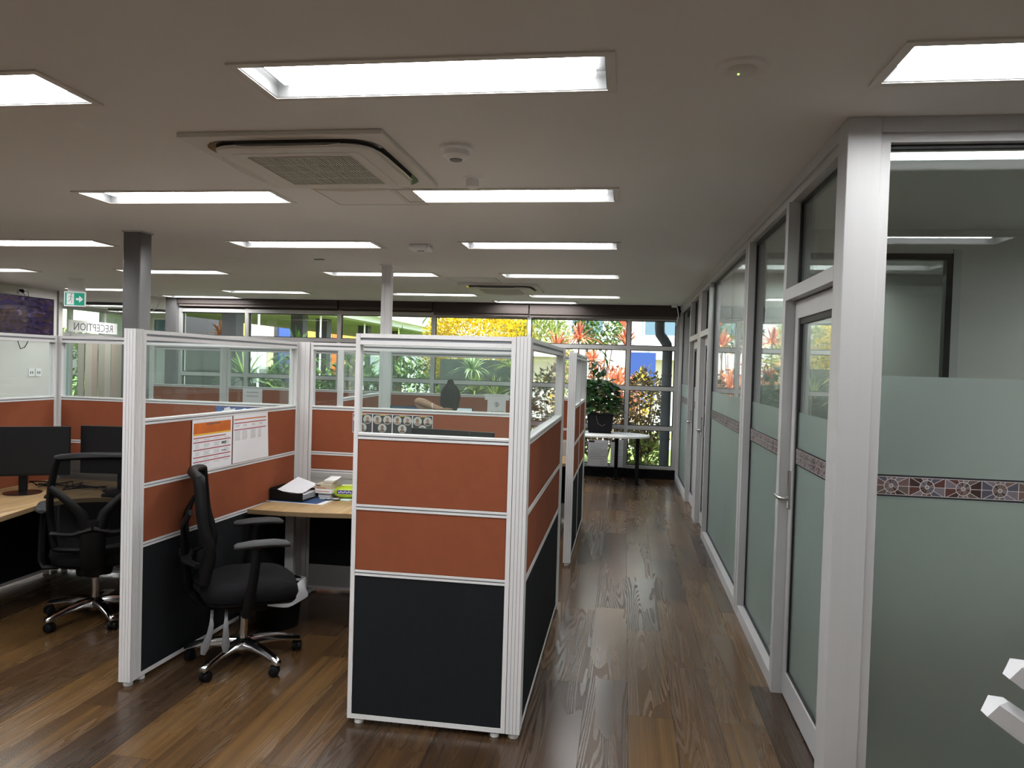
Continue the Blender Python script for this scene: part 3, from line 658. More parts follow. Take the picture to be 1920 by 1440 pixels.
screen((-.431, 7.203), (-.431, 8.09), 'farther rust aisle screen of the second row, nearest the potted plant')
post(-.462, -.399, 8.095, 8.16, 'white far corner post of the second row at the aisle')
screen((-2.60, 8.128), (-.465, 8.128), 'rust back screen of the second row in front of the seated person', True)
post(-2.668, -2.603, 8.095, 8.16, 'white post of the second row left of the seated person')
screen((-2.47, 6.3), (-2.635, 8.09), 'slanting rust divider screen left of the seated person')
screen((-3.60, 8.128), (-2.67, 8.128), 'rust back screen of the second row, first bay left of the person')
post(-3.668, -3.603, 8.095, 8.16, 'white post of the second row, second left of the person')
screen((-4.55, 8.128), (-3.67, 8.128), 'rust back screen of the second row, second bay left of the person')
post(-4.62, -4.553, 8.095, 8.16, 'white post of the second row, third left of the person')
screen((-5.5, 8.128), (-4.622, 8.128), 'rust back screen of the second row, leftmost bay')

# ------------------------------------------------------------------ desks
def desk(label, poly, legs, edge_w=.025):
    t = thing('desk', label, 'desk', (poly[0][0], poly[0][1], 0)); ox, oy = poly[0]
    P = [(x-ox, y-oy) for x, y in poly]
    MB().prism(P, .7185, .7205).build('desk_surface', M['desk'], t)
    MB().prism(P, .692, .7185).build('desk_edge', M['deskedge'], t)
    for x, y, a in legs:
        MB().box(-.03, .03, -.02, .02, .04, .692).build('leg', M['alu'], t, loc=(x-ox, y-oy, 0), rz=RAD(a))
        MB().box(-.03, .03, -.30, .30, .012, .04).build('leg_foot', M['alu'], t, loc=(x-ox, y-oy, 0), rz=RAD(a))
    return t
def arc(cx, cy, r, a0, a1, n=8): return [(cx+r*cos(RAD(a0+(a1-a0)*i/n)), cy+r*sin(RAD(a0+(a1-a0)*i/n))) for i in range(n+1)]
desk('oak-look corner desk in the left cubicle with black monitors', [(-4.24, 3.42), (-3.47, 3.42), (-3.49, 3.7), (-3.54, 3.95), (-3.575, 4.12), (-3.57, 4.25)]+arc(-3.34, 4.26, .24, 180, 110, 6)+[(-3.2, 4.53), (-2.6, 4.5), (-2.405, 4.5), (-2.385, 5.10), (-4.24, 5.10)], [(-3.8, 3.55, 90), (-2.5, 4.8, 0)])
desk('oak-look corner desk in the middle cubicle with paper tray and tissues', [(-2.325, 4.415), (-2.1, 4.405), (-1.9, 4.42), (-1.68, 4.455), (-1.5, 4.46)]+arc(-1.42, 4.16, .28, 105, 0, 7)+[(-1.14, 3.9), (-1.12, 3.38), (-.475, 3.38), (-.475, 5.10), (-2.225, 5.10), (-2.235, 5.10), (-2.3, 5.095)], [(-2.2, 4.78, 0), (-.8, 3.5, 90)])
desk('oak-look desk in front of the seated person', [(-2.52, 7.42), (-.47, 7.42), (-.47, 8.08), (-2.59, 8.08)], [(-2.4, 7.75, 0), (-.65, 7.75, 0)])

# ------------------------------------------------------------------ office chair
def make_chair(label, loc, rz):
    t = thing('office_chair', label, 'chair', loc, rz, 'black office chairs')
    MB().lathe([(.022, .05), (.03, .055), (.045, .085), (.05, .12), (.034, .135)], 20).build('base_hub', M['chrome'], t, smooth=True)
    for k in range(5):
        a = RAD(72*k+25); R_ = Matrix.Rotation(a, 4, 'Z')
        rings = []
        for x, z, w, h in ((.03, .105, .030, .028), (.1, .112, .028, .022), (.19, .105, .024, .017), (.27, .088, .021, .014), (.315, .076, .020, .013), (.322, .070, .015, .010)):
            rings.append([(x, -w, z-h), (x, w, z-h), (x, w, z+h*.2), (x, w*.55, z+h), (x, -w*.55, z+h), (x, -w, z+h*.2)])
        arm_ = MB().loft(rings, 0, True, R_).build('base_arm', M['chrome'], t, smooth=True)
        T_ = Matrix.Translation((.302*cos(a), .302*sin(a), 0)) @ Matrix.Rotation(a+1.1+.7*k, 4, 'Z')
        c = MB()
        for s in (-1, 1): c.loft([[(.012+r*cos(2*pi*i/14), y, .028+r*sin(2*pi*i/14)) for i in range(14)] for y, r in ((s*.006, .024), (s*.008, .028), (s*.022, .028), (s*.026, .022))], 0, True, T_)
        c.box(-.012, .03, -.006, .006, .02, .058, 0, T_); c.tube([(0, 0, .05), (0, 0, .075)], .008, 8, 0, T_)
        c.build('caster', M['black'], arm_, smooth=True)
    MB().lathe([(.024, .12), (.024, .26), (.016, .262), (.016, .31)], 18).build('gas_lift', M['chrome'], t, smooth=True)
    MB().rbox(-.14, .12, -.10, .10, .30, .36, .03).build('tilt_mechanism', M['black'], t, smooth=True)
    for x, b in ((-.16, -.03), (-.09, .0)):
        MB().tube([(x, -.12, .335), (x, -.235, .325), (x, -.25, .30), (x+b*.3, -.255, .25), (x+b, -.26, .19), (x+b*1.3, -.26, .155)], [.008, .008, .012, .015, .021, .012], 8, flat=.35).build('adjustment_lever', M['lever'], t, smooth=True)
    def sring(z, e, dx=0):
        P = []
        for i in range(28):
            a = 2*pi*i/28; c, s = cos(a), sin(a)
            P.append((.03+dx+(.255-e)*math.copysign(abs(c)**.62, c), (.255-e)*math.copysign(abs(s)**.62, s), z+(-.025*max(0, c)**3)+.01*abs(s)**3))
        return P
    MB().loft([sring(.375, .05), sring(.385, .015), sring(.42, 0), sring(.455, .008), sring(.476, .035), sring(.485, .09), sring(.482, .2)]).build('seat', M['chairfab'], t, smooth=True)
    MB().loft([sring(.352, .09), sring(.365, .03), sring(.382, .012)]).build('seat_pan', M['black'], t, smooth=True)
    for s in (-1, 1):
        sup_ = MB().tube([(.0, s*.20, .345), (.01, s*.285, .345), (.015, s*.30, .39), (.04, s*.30, .55), (.055, s*.295, .69)], [.026, .028, .03, .027, .026], 10, flat=.6).build('arm_support', M['black'], t, smooth=True)
        pad = []
        for x, w, h, dz in ((-.10, .018, .012, -.012), (-.085, .036, .017, -.008), (0, .043, .02, 0), (.10, .045, .02, .002), (.155, .040, .018, -.004), (.178, .02, .01, -.012)):
            pad.append([(.04+x, s*.29+w*cos(2*pi*i/14), .715+dz+h*sin(2*pi*i/14)) for i in range(14)])
        MB().loft(pad).build('armrest', M['armgrey'], sup_, smooth=True)
    def bx(z): return -.20-.035*(max(0, z-.5)/.57)**1.6+.035*math.exp(-((z-.66)/.1)**2)
    def half(z): u = (z-.50)/.57; return .205+.035*math.sin(pi*min(1, max(0, u)))-.015*u
    zz = [.50+.55*i/14 for i in range(15)]
    Lp = [(bx(z)-.05*0, -half(z), z) for z in zz]; Rp = [(bx(z), half(z), z) for z in zz]
    def curve(y, z): return (bx(z)-.04*(1-(y/half(z))**2), y, z)
    top = [curve(half(1.05)*c, 1.05+.012*(1-c*c)) for c in (-.9, -.6, -.3, 0, .3, .6, .9)]; bot = [curve(half(.5)*c, .5-.01*(1-c*c)) for c in (.9, .6, .3, 0, -.3, -.6, -.9)]
    loop = Lp+top+Rp[::-1]+bot
    bf_ = MB().tube(loop+[loop[0]], [.021]*(len(loop)+1), 8, flat=1.3).build('backrest_frame', M['black'], t, smooth=True)
    ms = MB(); ny = 10; V = []
    for z in zz:
        for j in range(ny+1): y = -half(z)+2*half(z)*j/ny; V.append(curve(y*.999, z))
    F = [(i*(ny+1)+j, i*(ny+1)+j+1, (i+1)*(ny+1)+j+1, (i+1)*(ny+1)+j) for i in range(14) for j in range(ny)]
    ms.add(V, F); ms.build('backrest_mesh', M['mesh'], bf_, smooth=True)
    sp = MB(); sp.tube([(-.10, 0, .335), (-.22, 0, .34), (-.285, 0, .42), (-.30, 0, .56), (-.30, 0, .68)], [.05, .06, .065, .07, .06], 10, flat=.4)
    for s in (-1, 1): sp.tube([(-.30, s*.03, .60), (-.305, s*.06, .72), (-.31, s*.13, .80), (-.27, s*half(.88), .88)], [.04, .03, .024, .018], 8, flat=.6)
    for s in (-1, 1): sp.tube([(-.30, 0, .63), (-.29, s*.1, .60), (-.23, s*half(.6), .60)], [.04, .025, .02], 8, flat=.6)
    sp.build('back_support', M['black'], t, smooth=True)
    return t
ch = make_chair('black mesh-back office chair with chrome base beside the divider with rosters', (-2.03, 3.84, 0), RAD(29))
c2 = copy_tree(ch); c2['label'] = 'black mesh-back office chair seen from behind at the left desk'; c2.location = (-3.27, 4.28, 0); c2.rotation_euler = (0, 0, RAD(124))
def turn_base(c, a):
    for x in [o for o in bpy.data.objects if o.parent == c and o.name.split('.')[0] == 'base_arm']: x.rotation_euler.z = RAD(a)
turn_base(c2, 32); turn_base(ch, -10)
c3 = copy_tree(ch); c3['label'] = 'black office chair under the seated person'; c3.location = (-1.62, 6.92, 0); c3.rotation_euler = (0, 0, RAD(90))

# ------------------------------------------------------------------ monitors and desk items
def monitor(label, loc, rz, w=.54, h=.325, top=.45, face='screen', dot=False):
    t = thing('monitor', label, 'monitor', loc, rz, 'desk monitors')
    bz_ = MB().rbox(-w/2, w/2, -.012, .022, top-h, top, .006, top=.002).build('bezel', M['black'], t)
    MB().box(-w/2+.006, w/2-.006, -.0135, -.012, top-h+.014, top-.007).build('display', M[face], bz_)
    MB().box(-.025, .025, .02, .05, .015, top-h/2).build('stand', M['black'], t, bevel=.004)
    MB().lathe([(.115, 0), (.115, .006), (.06, .012), (.03, .016)], 28, c=(0, .02, 0)).build('stand_base', M['blackgloss'], t, smooth=True)
    if dot: MB().box(.12, .128, -.0145, -.0135, top-.016, top-.011).build('power_light', M['lever'], bz_)
    return t
monitor('black monitor on a round stand at the left edge of the picture', (-3.97, 4.47, .721), RAD(30), .56, .33)
monitor('black monitor in the left cubicle partly hidden by the chair', (-3.46, 4.75, .721), RAD(8), .54, .33)
monitor('black monitor seen edge-on behind the near glazed screen', (-1.05, 4.56, .721), RAD(-12), .56, .33, .54, dot=True)
monitor('monitor with a bright white page in front of the seated person', (-1.85, 7.72, .721), RAD(0), .575, .34, .50, 'scrwhite')
monitor('monitor with a dark blue page left of the seated person', (-2.3, 7.62, .721), RAD(14), .40, .3, .50, 'scrblue')
t = thing('docking_station', 'flat black docking station on the left desk', 'docking station', (-4.08, 4.22, .721), RAD(20))
MB().rbox(-.09, .09, -.05, .05, 0, .03, .012).build('body', M['black'], t, smooth=True); MB().box(-.05, .05, -.0515, -.05, .01, .018).build('ports', M['lever'], t)
t = thing('keyboard', 'black keyboard at the right part of the left desk, behind the chair', 'keyboard', (-3.2, 4.585, .721), RAD(3))
MB().rbox(-.22, .22, -.07, .07, 0, .018, .01).build('body', M['black'], t)
k = MB()
for r in range(5):
    for c in range(15): k.box(-.21+c*.028, -.186+c*.028, -.06+r*.025, -.039+r*.025, .018, .023)
k.build('keys', M['screen'], t)
t = thing('computer_mouse', 'black mouse on the left desk beside the round monitor stand', 'mouse', (-3.68, 4.40, .721), RAD(40))
MB().loft([[(x, w*cos(2*pi*i/12), max(0, h*sin(2*pi*i/12))) for i in range(12)] for x, w, h in ((-.05, .012, .012), (-.035, .028, .028), (0, .032, .036), (.035, .028, .024), (.05, .012, .01))]).build('body', M['black'], t, smooth=True)
MB().box(.02, .035, -.004, .004, .026, .033).build('wheel', M['lever'], t)
cb = MB(); rc = random.Random(5)
for i in range(4):
    p = [(-4.12+rc.random()*.1, 4.6+rc.random()*.2, .727)]
    for j in range(8): p.append((p[0][0]+.07*j+rc.uniform(-.03, .03), p[0][1]+rc.uniform(-.09, .12), .727+rc.random()*.03))
    cb.tube(p, .004, 6)
tag(cb.build('cable_bundle', M['black'], None, smooth=True), 'tangle of black cables behind the monitors on the left desk', 'cables')
t = thing('phone_box', 'dark desk phone and adapter behind the left chair', 'phone', (-3.0, 4.9, .721), RAD(5))
MB().loft([[(-.1, -.09, 0), (.1, -.09, 0), (.1, .09, 0), (-.1, .09, 0)], [(-.1, -.08, .03), (.1, -.08, .03), (.1, .09, .09), (-.1, .09, .09)]]).build('body', M['black'], t); MB().rbox(-.09, -.045, -.09, .09, .06, .1, .02).build('handset', M['blackgloss'], t, smooth=True)

# paper tray, papers, tissues, wipes, note
t = thing('paper_tray', 'black letter tray holding white paper on the middle desk', 'letter tray', (-2.19, 4.84, .7255), RAD(-3)); t.scale = (.8, 1, 1)
tr = MB(); tr.box(-.17, .13, -.12, .12, 0, .004)
pr = lambda y: [(-.17, y, 0), (-.17, y, .075), (-.11, y, .076), (-.05, y, .062), (.03, y, .052), (.09, y, .055), (.13, y, .06), (.13, y, 0)]
tr.loft([pr(-.12), pr(-.117)]); tr.loft([pr(.117), pr(.12)]); tr.box(-.17, -.167, -.12, .12, 0, .08)
tr.build('tray', M['black'], t)
p = MB()
for i in range(5): p.box(-.15+.004*i, .12+.003*i, -.1, .1, .008+.009*i, .0095+.009*i, 0, Matrix.Rotation(RAD(i*2-4), 4, 'Z'))
p.add([(-.13, -.10, .062), (.11, -.10, .052), (.13, .10, .088), (-.06, .11, .128)], [(0, 1, 2, 3)])
p.build('papers', M['paper'], t)
t = thing('document_pile', 'pile of dark blue printed booklets under the black letter tray', 'papers', (-2.13, 4.82, .721), RAD(-4))
MB().box(-.25, .2, -.13, .14, 0, .0015).build('bottom_sheet', M['paper'], t)
MB().box(-.2, .16, -.12, .12, .0015, .004).build('booklet', pm('booklet_blue', (.02, .06, .16), .4, var=.9, scale=18), t)
t = thing('loose_papers', 'loose stacked papers under the tissue box', 'papers', (-2.005, 4.95, .7255), RAD(6))
for i in range(4): MB().box(-.04-.004*i, .03, -.08, .09, .008*i, .008*i+.006).build('sheet_stack', [M['paper'], M['inkgrey'], M['paper'], M['ink']][i], t)
t = thing('tissue_box', 'beige and white tissue box with a tissue sticking out', 'tissue box', (-2.02, 4.95, .758), RAD(-4))
MB().box(-.062, .062, -.055, .055, 0, .03, 0).box(-.062, .062, -.055, .055, .03, .062, 1).build('carton', [M['white'], pm('tissue_beige', (.50, .43, .32), .6)], t)
MB().box(-.052, -.02, -.0556, -.055, .047, .056).build('logo', M['ink'], t); MB().box(-.052, .02, -.0556, -.055, .034, .039).box(-.05, .05, -.0556, -.055, .012, .016).build('lettering', M['orange'], t)
MB().loft([[(-.02, -.015, .062), (.05, -.02, .062), (.055, .03, .062), (-.02, .03, .062)], [(-.01, -.03, .085), (.075, -.04, .088), (.085, .02, .104), (.0, .04, .1)], [(.02, -.025, .098), (.1, -.02, .104), (.1, .02, .112), (.02, .03, .11)]]).build('tissue', M['white'], t, smooth=True)
t = thing('wipes_packet', 'lime green packet of wipes on the middle desk', 'wipes packet', (-1.885, 4.98, .721), RAD(8))
wg = MB(); rg_ = []
for x, w, h in ((-.085, .03, .012), (-.07, .05, .03), (-.03, .058, .042), (.03, .058, .044), (.07, .05, .032), (.09, .03, .012)):
    rg_.append([(x, w*math.copysign(abs(cos(2*pi*i/16))**.8, cos(2*pi*i/16)), .042+h*math.copysign(abs(sin(2*pi*i/16))**.8, sin(2*pi*i/16))) for i in range(16)])
wg.loft(rg_); wg.build('packet', pm('wipes_lime', (.42, .55, .02), .35, var=.4, scale=20), t, smooth=True)
MB().rbox(-.035, .035, -.02, .025, .084, .09, .01, top=.002).build('lid', M['leaf_yg'] if False else pm('wipes_lid', (.72, .75, .35), .4), t)
lb = MB(); lb.box(-.055, .055, -.0595, -.057, .036, .060, 0)
for i in range(7): lb.box(-.045+i*.0135, -.036+i*.0135, -.0602, -.0595, .042+.003*(i % 2), .054-.004*((i+1) % 2), 1)
lb.build('label', [pm('wipes_purple', (.06, .03, .3), .4), M['white']], t)
t = thing('sticky_note', 'pale blue sticky note on the middle desk', 'note', (-1.86, 4.90, .7212), RAD(-12))
MB().loft([[(-.038, -.03, 0), (.038, -.03, 0), (.038, -.029, .0006), (-.038, -.029, .0006)], [(-.038, .03, 0), (.038, .03, .004), (.038, .03, .0046), (-.038, .03, .0006)]]).build('sheet', pm('note_blue', (.5, .72, .74), .8), t)
t = thing('glasses_case', 'small dark spectacles lying beside the wipes packet', 'spectacles', (-1.93, 4.83, .722), RAD(15))
MB().tube([(-.05, 0, .006), (-.03, -.012, .006), (0, -.004, .008), (.03, -.012, .006), (.05, 0, .006), (.03, .01, .006), (0, .004, .008), (-.03, .01, .006), (-.05, 0, .006)], .003, 6).build('rim', M['black'], t, smooth=True)
MB().tube([(-.05, 0, .006), (-.045, .1, .005)], .0025, 6).tube([(.05, 0, .006), (.04, .1, .005)], .0025, 6).build('temples', M['black'], t)

# waste bin with a white liner
t = thing('waste_bin', 'black waste bin with a white plastic liner under the middle desk', 'bin', (-2.11, 4.43, 0))
MB().lathe([(.12, .003), (.125, .0), (.15, .27), (.155, .275), (.148, .272), (.12, .01), (.02, .008)], 24).build('bin', M['black'], t, smooth=True)
ln = MB(); rngs = []
for r, z in ((.13, .26), (.158, .285), (.170, .26), (.172, .215), (.176, .17)):
    rngs.append([((r+.008*sin(5*a+z*40))*cos(a), (r+.008*sin(7*a))*sin(a), z+.012*sin(3*a+1)) for a in [2*pi*i/32 for i in range(32)]])
ln.loft(rngs, caps=False); ln.build('liner', pm('bin_liner', (.62, .62, .64), .35), t, smooth=True)

# ------------------------------------------------------------------ rosters on the divider (local x along the screen)
DV0 = Vector((-2.429, 3.473)); DRZ = math.atan2(5.106-3.473, -2.345+2.429)
def on_div(s, z): return (DV0.x+cos(DRZ)*s+sin(DRZ)*.0285, DV0.y+sin(DRZ)*s-cos(DRZ)*.0285, z)
rr = random.Random(11)
def words(mb, x0, x1, z, h, mi, rnd, y=-.0012):
    x = x0
    while x < x1-.006:
        w = rnd.uniform(.005, .014); mb.box(x, min(x+w, x1), y, -.0008, z, z+h, mi); x += w+.004
t = thing('roster_sheet', 'printed roster with an orange header pinned on the divider', 'poster', on_div(.405, 1.019), DRZ)
MB().box(0, .395, -.0008, 0, 0, .297).build('sheet', M['paper'], t)
MB().box(.012, .38, -.0012, -.0008, .215, .277).build('header', M['orange'], t); MB().box(.012, .38, -.0013, -.0008, .205, .215).build('header_stripe', M['yellow'], t)
hb = MB(); words(hb, .13, .27, .262, .009, 0, rr, -.0016); hb.build('title_print', M['ink'], t)
st = MB(); tx = MB()
for z, w in ((.188, .33), (.163, .38), (.12, .38), (.078, .38), (.052, .38)):
    st.box(.012, w, -.0012, -.0008, z, z+.006)
    for q in range(3 if z in (.163, .12) else 1):
        for c in (.03, .11, .21, .31): words(tx, c, c+(.055 if c > .05 else .035), z-.012-q*.008, .0035, 0, rr)
st.build('row_bars', M['red'], t); tx.build('row_print', M['inkgrey'], t)['kind'] = 'stuff'
MB().box(.285, .335, -.0012, -.0008, .139, .153).box(.285, .335, -.0012, -.0008, .097, .102).build('blocked_cells', M['ink'], t)
t = thing('roster_sheet', 'printed roster with a blank lower half, right of the orange-headed one', 'poster', on_div(.812, 1.021), DRZ)
MB().add([(0, 0, 0), (.425, 0, 0), (.405, 0, .297), (0, 0, .297), (0, -.0008, 0), (.425, -.0008, 0), (.405, -.0008, .297), (0, -.0008, .297)], [(0, 1, 2, 3), (4, 7, 6, 5), (0, 4, 5, 1), (1, 5, 6, 2), (2, 6, 7, 3), (3, 7, 4, 0)]).build('sheet', M['paper'], t)
MB().box(.012, .385, -.0012, -.0008, .266, .273).build('header_stripe', M['orange'], t)
st = MB().box(.012, .385, -.0012, -.0008, .244, .25).box(.012, .385, -.0012, -.0008, .203, .209); st.build('row_bars', M['red'], t); tx = MB()
for z in (.232, .224): 
    for c in (.03, .11, .21, .30): words(tx, c, c+.045, z, .0035, 0, rr)
for q in range(8):
    for c in (.02, .10, .20, .29): words(tx, c, c+(.06 if c < .25 else .04), .194-q*.0075, .0035, 0, rr)
tx.build('row_print', M['inkgrey'], t)['kind'] = 'stuff'
# portrait cards on the middle back screen
for i in range(4):
    x0 = -1.907+i*.147
    t = thing('portrait_card', ['black card of round portraits, leftmost on the middle back screen', 'black card of round portraits, second from the left on the middle back screen', 'black card of round portraits, third from the left on the middle back screen', 'black card of round portraits at the right end of the row'][i], 'card', (x0, 5.1205, 1.165), 0, 'portrait cards')
    MB().box(0, .146, -.0008, 0, 0, .14).build('border', M['paper'], t); MB().box(.003, .143, -.0012, -.0008, .004, .136).build('card', pm('card_black', (.02, .02, .024), .6) if i == 0 else bpy.data.materials['card_black'], t)
    MB().box(.05, .1, -.0016, -.0012, .128, .133).build('caption', M['yellow'], t)
    pp = MB(); rg_ = MB()
    for cx, cz in ((.036, .098), (.110, .098), (.073, .040)):
        pts = [(cx+.0315*cos(2*pi*k/20), cz+.0315*sin(2*pi*k/20)) for k in range(20)]
        rg_.loft([[(x, -.0012, z) for x, z in pts], [(x, -.0016, z) for x, z in pts]])
        for (ex, ez, rx, rz_) in ((0, .005, .012, .015), (0, -.018, .02, .009)):
            q = [(cx+ex+rx*cos(2*pi*k/12), cz+ez+rz_*sin(2*pi*k/12)) for k in range(12)]; pp.loft([[(x, -.0016, z) for x, z in q], [(x, -.002, z) for x, z in q]])
    pd_ = rg_.build('photo_disc', pm('photo_grey', (.45, .45, .43), .7) if i == 0 else bpy.data.materials['photo_grey'], t); pp.build('portrait', M['portrait'], pd_)
# notes on the second row
def note(label, x, y, z, w, h, lines, title=None, ring=False):
    t = thing('paper_notice', label, 'notice', (x, y, z)); MB().box(0, w, -.001, 0, 0, h).build('sheet', M['paper'], t); m = MB()
    if title: text_mesh(title, .026, Matrix.Translation((w/2, -.0015, h*.40)) @ Matrix.Rotation(RAD(90), 4, 'X'), m)
    for k in range(lines): words(m, w*.2, w*.8, h*(.28-.1*k) if title else h*(.7-.25*k), h*.04, 0, rr, -.0016)
    if ring:
        m.tube([(w/2+.022*cos(2*pi*k/16), -.0016, h*.78+.022*sin(2*pi*k/16)) for k in range(17)], .0025, 5); m.box(w/2-.003, w/2+.003, -.002, -.001, h*.78-.018, h*.78+.018)
    m.build('print', M['ink'], t, fix=False)
note('white notice reading CLAN MEETING with a round emblem on the second row screen', -1.475, 8.098, 1.06, .205, .24, 2, 'CLAN MEETING', True)
note('white sheet with a blue line hanging above the CLAN MEETING notice', -1.505, 8.092, 1.295, .27, .065, 1)
note('white sheet pinned on the second row screen left of the white pole', -4.35, 8.098, 1.16, .24, .17, 2)
t = thing('flower_poster', 'blue and white flower picture on the left cubicle back screen', 'poster', (-2.96, 5.1195, 1.17)); MB().box(0, .34, -.001, 0, 0, .145).build('sheet', pm('flower_blue', (.06, .12, .3), .7), t)
fp = MB(); r5 = random.Random(8)
for i in range(26):
    cx, cz = r5.uniform(.03, .31), r5.uniform(.02, .125)
    for a in range(5): fp.loft([[(cx+.012*cos(a*1.257)+.008*cos(2*pi*k/6), y, cz+.012*sin(a*1.257)+.008*sin(2*pi*k/6)) for k in range(6)] for y in (-.001, -.0014-.00006*i-.00001*a)])
fp.build('flower_print', M['paper'], t, fix=False)

# ------------------------------------------------------------------ television wall
t = thing('television', 'wall-mounted television showing a dark purple picture', 'television', (-8.95, 9.55, 2.215), RAD(90))
MB().box(-.35, .35, -.045, 0, -.2, .2).build('wall_mount', M['black'], t); MB().rbox(-1.02, 1.02, -.085, -.04, -.29, .29, .006, top=.002, M=None).build('casing', M['blackgloss'], t)
MB().box(-1.005, 1.005, -.0865, -.085, -.272, .278).build('picture', M['tv'], t)
t = thing('power_outlet', 'white double outlet with a black plug above the television', 'outlet', (-8.95, 10.02, 2.585), RAD(90), 'wall outlets')
MB().box(-.08, .08, -.012, 0, -.04, .04).build('plate', M['white'], t, bevel=.003); MB().tube([(-.04, -.012, 0), (-.04, -.05, 0), (-.04, -.06, -.03)], .022, 8).build('plug', M['black'], t, smooth=True)
MB().tube([(-.04, -.05, -.02), (.0, -.05, -.06), (.02, -.04, -.1)], .004, 6).tube([(.04, -.012, .0), (.09, -.03, -.01), (.08, -.05, -.07), (.05, -.03, -.1)], .004, 6).build('cord', M['black'], t, smooth=True)
for y, n in ((10.22, 'left'), (10.36, 'right')):
    t = thing('power_outlet', '%s one of two white wall outlets below the television' % n, 'outlet', (-8.95, y, 1.36), RAD(90), 'wall outlets')
    MB().box(-.055, .055, -.012, 0, -.06, .06).build('plate', M['white'], t, bevel=.003); MB().box(-.03, -.01, -.014, -.012, -.02, .02).box(.01, .03, -.014, -.012, -.02, .02).build('socket_holes', M['lever'], t)
tag(MB().tube([(-8.93, 9.95, 1.94), (-8.92, 9.93, 1.82), (-8.92, 9.98, 1.72), (-8.92, 10.06, 1.74), (-8.92, 10.12, 1.83), (-8.93, 10.13, 1.94)], .006, 6).build('hanging_cable', M['black'], None, smooth=True), 'loop of black cable hanging below the television', 'cable')

t = thing('exit_sign', 'green emergency exit sign with running figure and arrow', 'exit sign', (-7.22, 9.0, CE), RAD(18)); t.scale = (.8, .8, .92)
MB().box(-.12, .12, -.05, .05, -.21, 0).build('ceiling_mount', M['white'], t, bevel=.004)
MB().rbox(-.165, .165, -.075, -.045, -.40, -.19, .008, top=.004).build('sign_body', M['signwhite'], t)
fc_ = MB().box(-.15, .15, -.077, -.075, -.385, -.205).build('face', M['green'], t)
sgn = MB(); sgn.box(-.12, -.01, -.0785, -.077, -.375, -.215)
sgn.add([(.02, -.079, -.31), (.07, -.079, -.31), (.07, -.079, -.345), (.13, -.079, -.295), (.07, -.079, -.245), (.07, -.079, -.28), (.02, -.079, -.28)], [(0, 1, 2, 3, 4, 5, 6)])
sgn.build('doorway_and_arrow', M['signwhite'], fc_)
mn = MB(); y = -.08
mn.tube([(-.055, y, -.245), (-.06, y, -.30)], .011, 6, flat=.3).tube([(-.06, y, -.30), (-.04, y, -.325), (-.045, y, -.36)], .007, 6, flat=.3).tube([(-.06, y, -.30), (-.085, y, -.325), (-.105, y, -.33)], .007, 6, flat=.3)
mn.tube([(-.055, y, -.25), (-.035, y, -.275), (-.02, y, -.265)], .005, 6, flat=.3).tube([(-.055, y, -.25), (-.085, y, -.26), (-.09, y, -.285)], .005, 6, flat=.3).lathe([(.009, -.001), (.009, .001)], 10, M=Matrix.Translation((-.045, y, -.228)) @ Matrix.Rotation(RAD(90), 4, 'X'))
mn.build('running_figure', pm('figure_green', (0, .12, .07), .5), fc_)

# ------------------------------------------------------------------ side table with planter by the garden window
t = thing('side_table', 'white half-oval table with black legs by the garden window', 'table', (-.25, 11.05, 0))
P = [(-.75, -.38)]+[(.10+.55*cos(RAD(a))*1.0, -.38+.40+.40*sin(RAD(a))) for a in range(-90, 91, 10)]+[(-.75, .42)]
MB().prism(P, .695, .722).build('table_top', M['white'], t, bevel=.004)
for x, y in ((.474, -.08), (.17, .38), (-.66, -.2), (-.66, .36)): MB().box(x-.027, x+.027, y-.027, y+.027, 0, .695).build('leg', M['black'], t)
MB().box(-.66, .17, .34, .37, .63, .69).build('apron', M['black'], t)
t = thing('planter', 'black rectangular planter with a leafy green trailing plant', 'potted plant', (-.33, 11.22, .7225))
MB().loft([[(-.165, -.12, 0), (.165, -.12, 0), (.165, .12, 0), (-.165, .12, 0)], [(-.165, -.12, .035), (.165, -.12, .035), (.165, .12, .035), (-.165, .12, .035)], [(-.175, -.13, .04), (.175, -.13, .04), (.175, .13, .04), (-.175, .13, .04)], [(-.19, -.14, .25), (.19, -.14, .25), (.19, .14, .25), (-.19, .14, .25)], [(-.2, -.15, .252), (.2, -.15, .252), (.2, .15, .252), (-.2, .15, .252)], [(-.2, -.15, .29), (.2, -.15, .29), (.2, .15, .29), (-.2, .15, .29)]]).build('pot', pm('pot_black', (.006, .0055, .008), .6, spec=.2), t)
def leaf(mb, p, d, n, L, w, fold=.15, mi=0):
    d = d.normalized(); s = d.cross(n)
    if s.length < 1e-4: s = d.cross(Vector((1, 0, 0)))
    s.normalize(); n = s.cross(d)
    q = [p, p+d*L*.4+s*w+n*w*fold, p+d*L*.4-s*w+n*w*fold, p+d*L-n*L*.12, p+d*L*.45]
    mb.add([tuple(x) for x in q], [(0, 1, 4), (0, 4, 2), (1, 3, 4), (4, 3, 2)], mi)
def rvec(r): 
    while True:
        v = Vector((r.uniform(-1, 1), r.uniform(-1, 1), r.uniform(-1, 1)))
        if .05 < v.length < 1: return v.normalized()
r6 = random.Random(21); fo = MB(); stx = MB()
for i in range(420):
    a = r6.uniform(0, 2*pi); h = r6.random(); rad = .08+.20*r6.random()*(1-.5*h)
    p = Vector((rad*1.25*cos(a)-.02, rad*sin(a), .25+.45*h+.1*r6.random()))
    d = Vector((cos(a), sin(a), r6.uniform(-.6, .5))); leaf(fo, p, d, Vector((0, 0, 1))+rvec(r6)*.5, r6.uniform(.09, .17), r6.uniform(.03, .05))
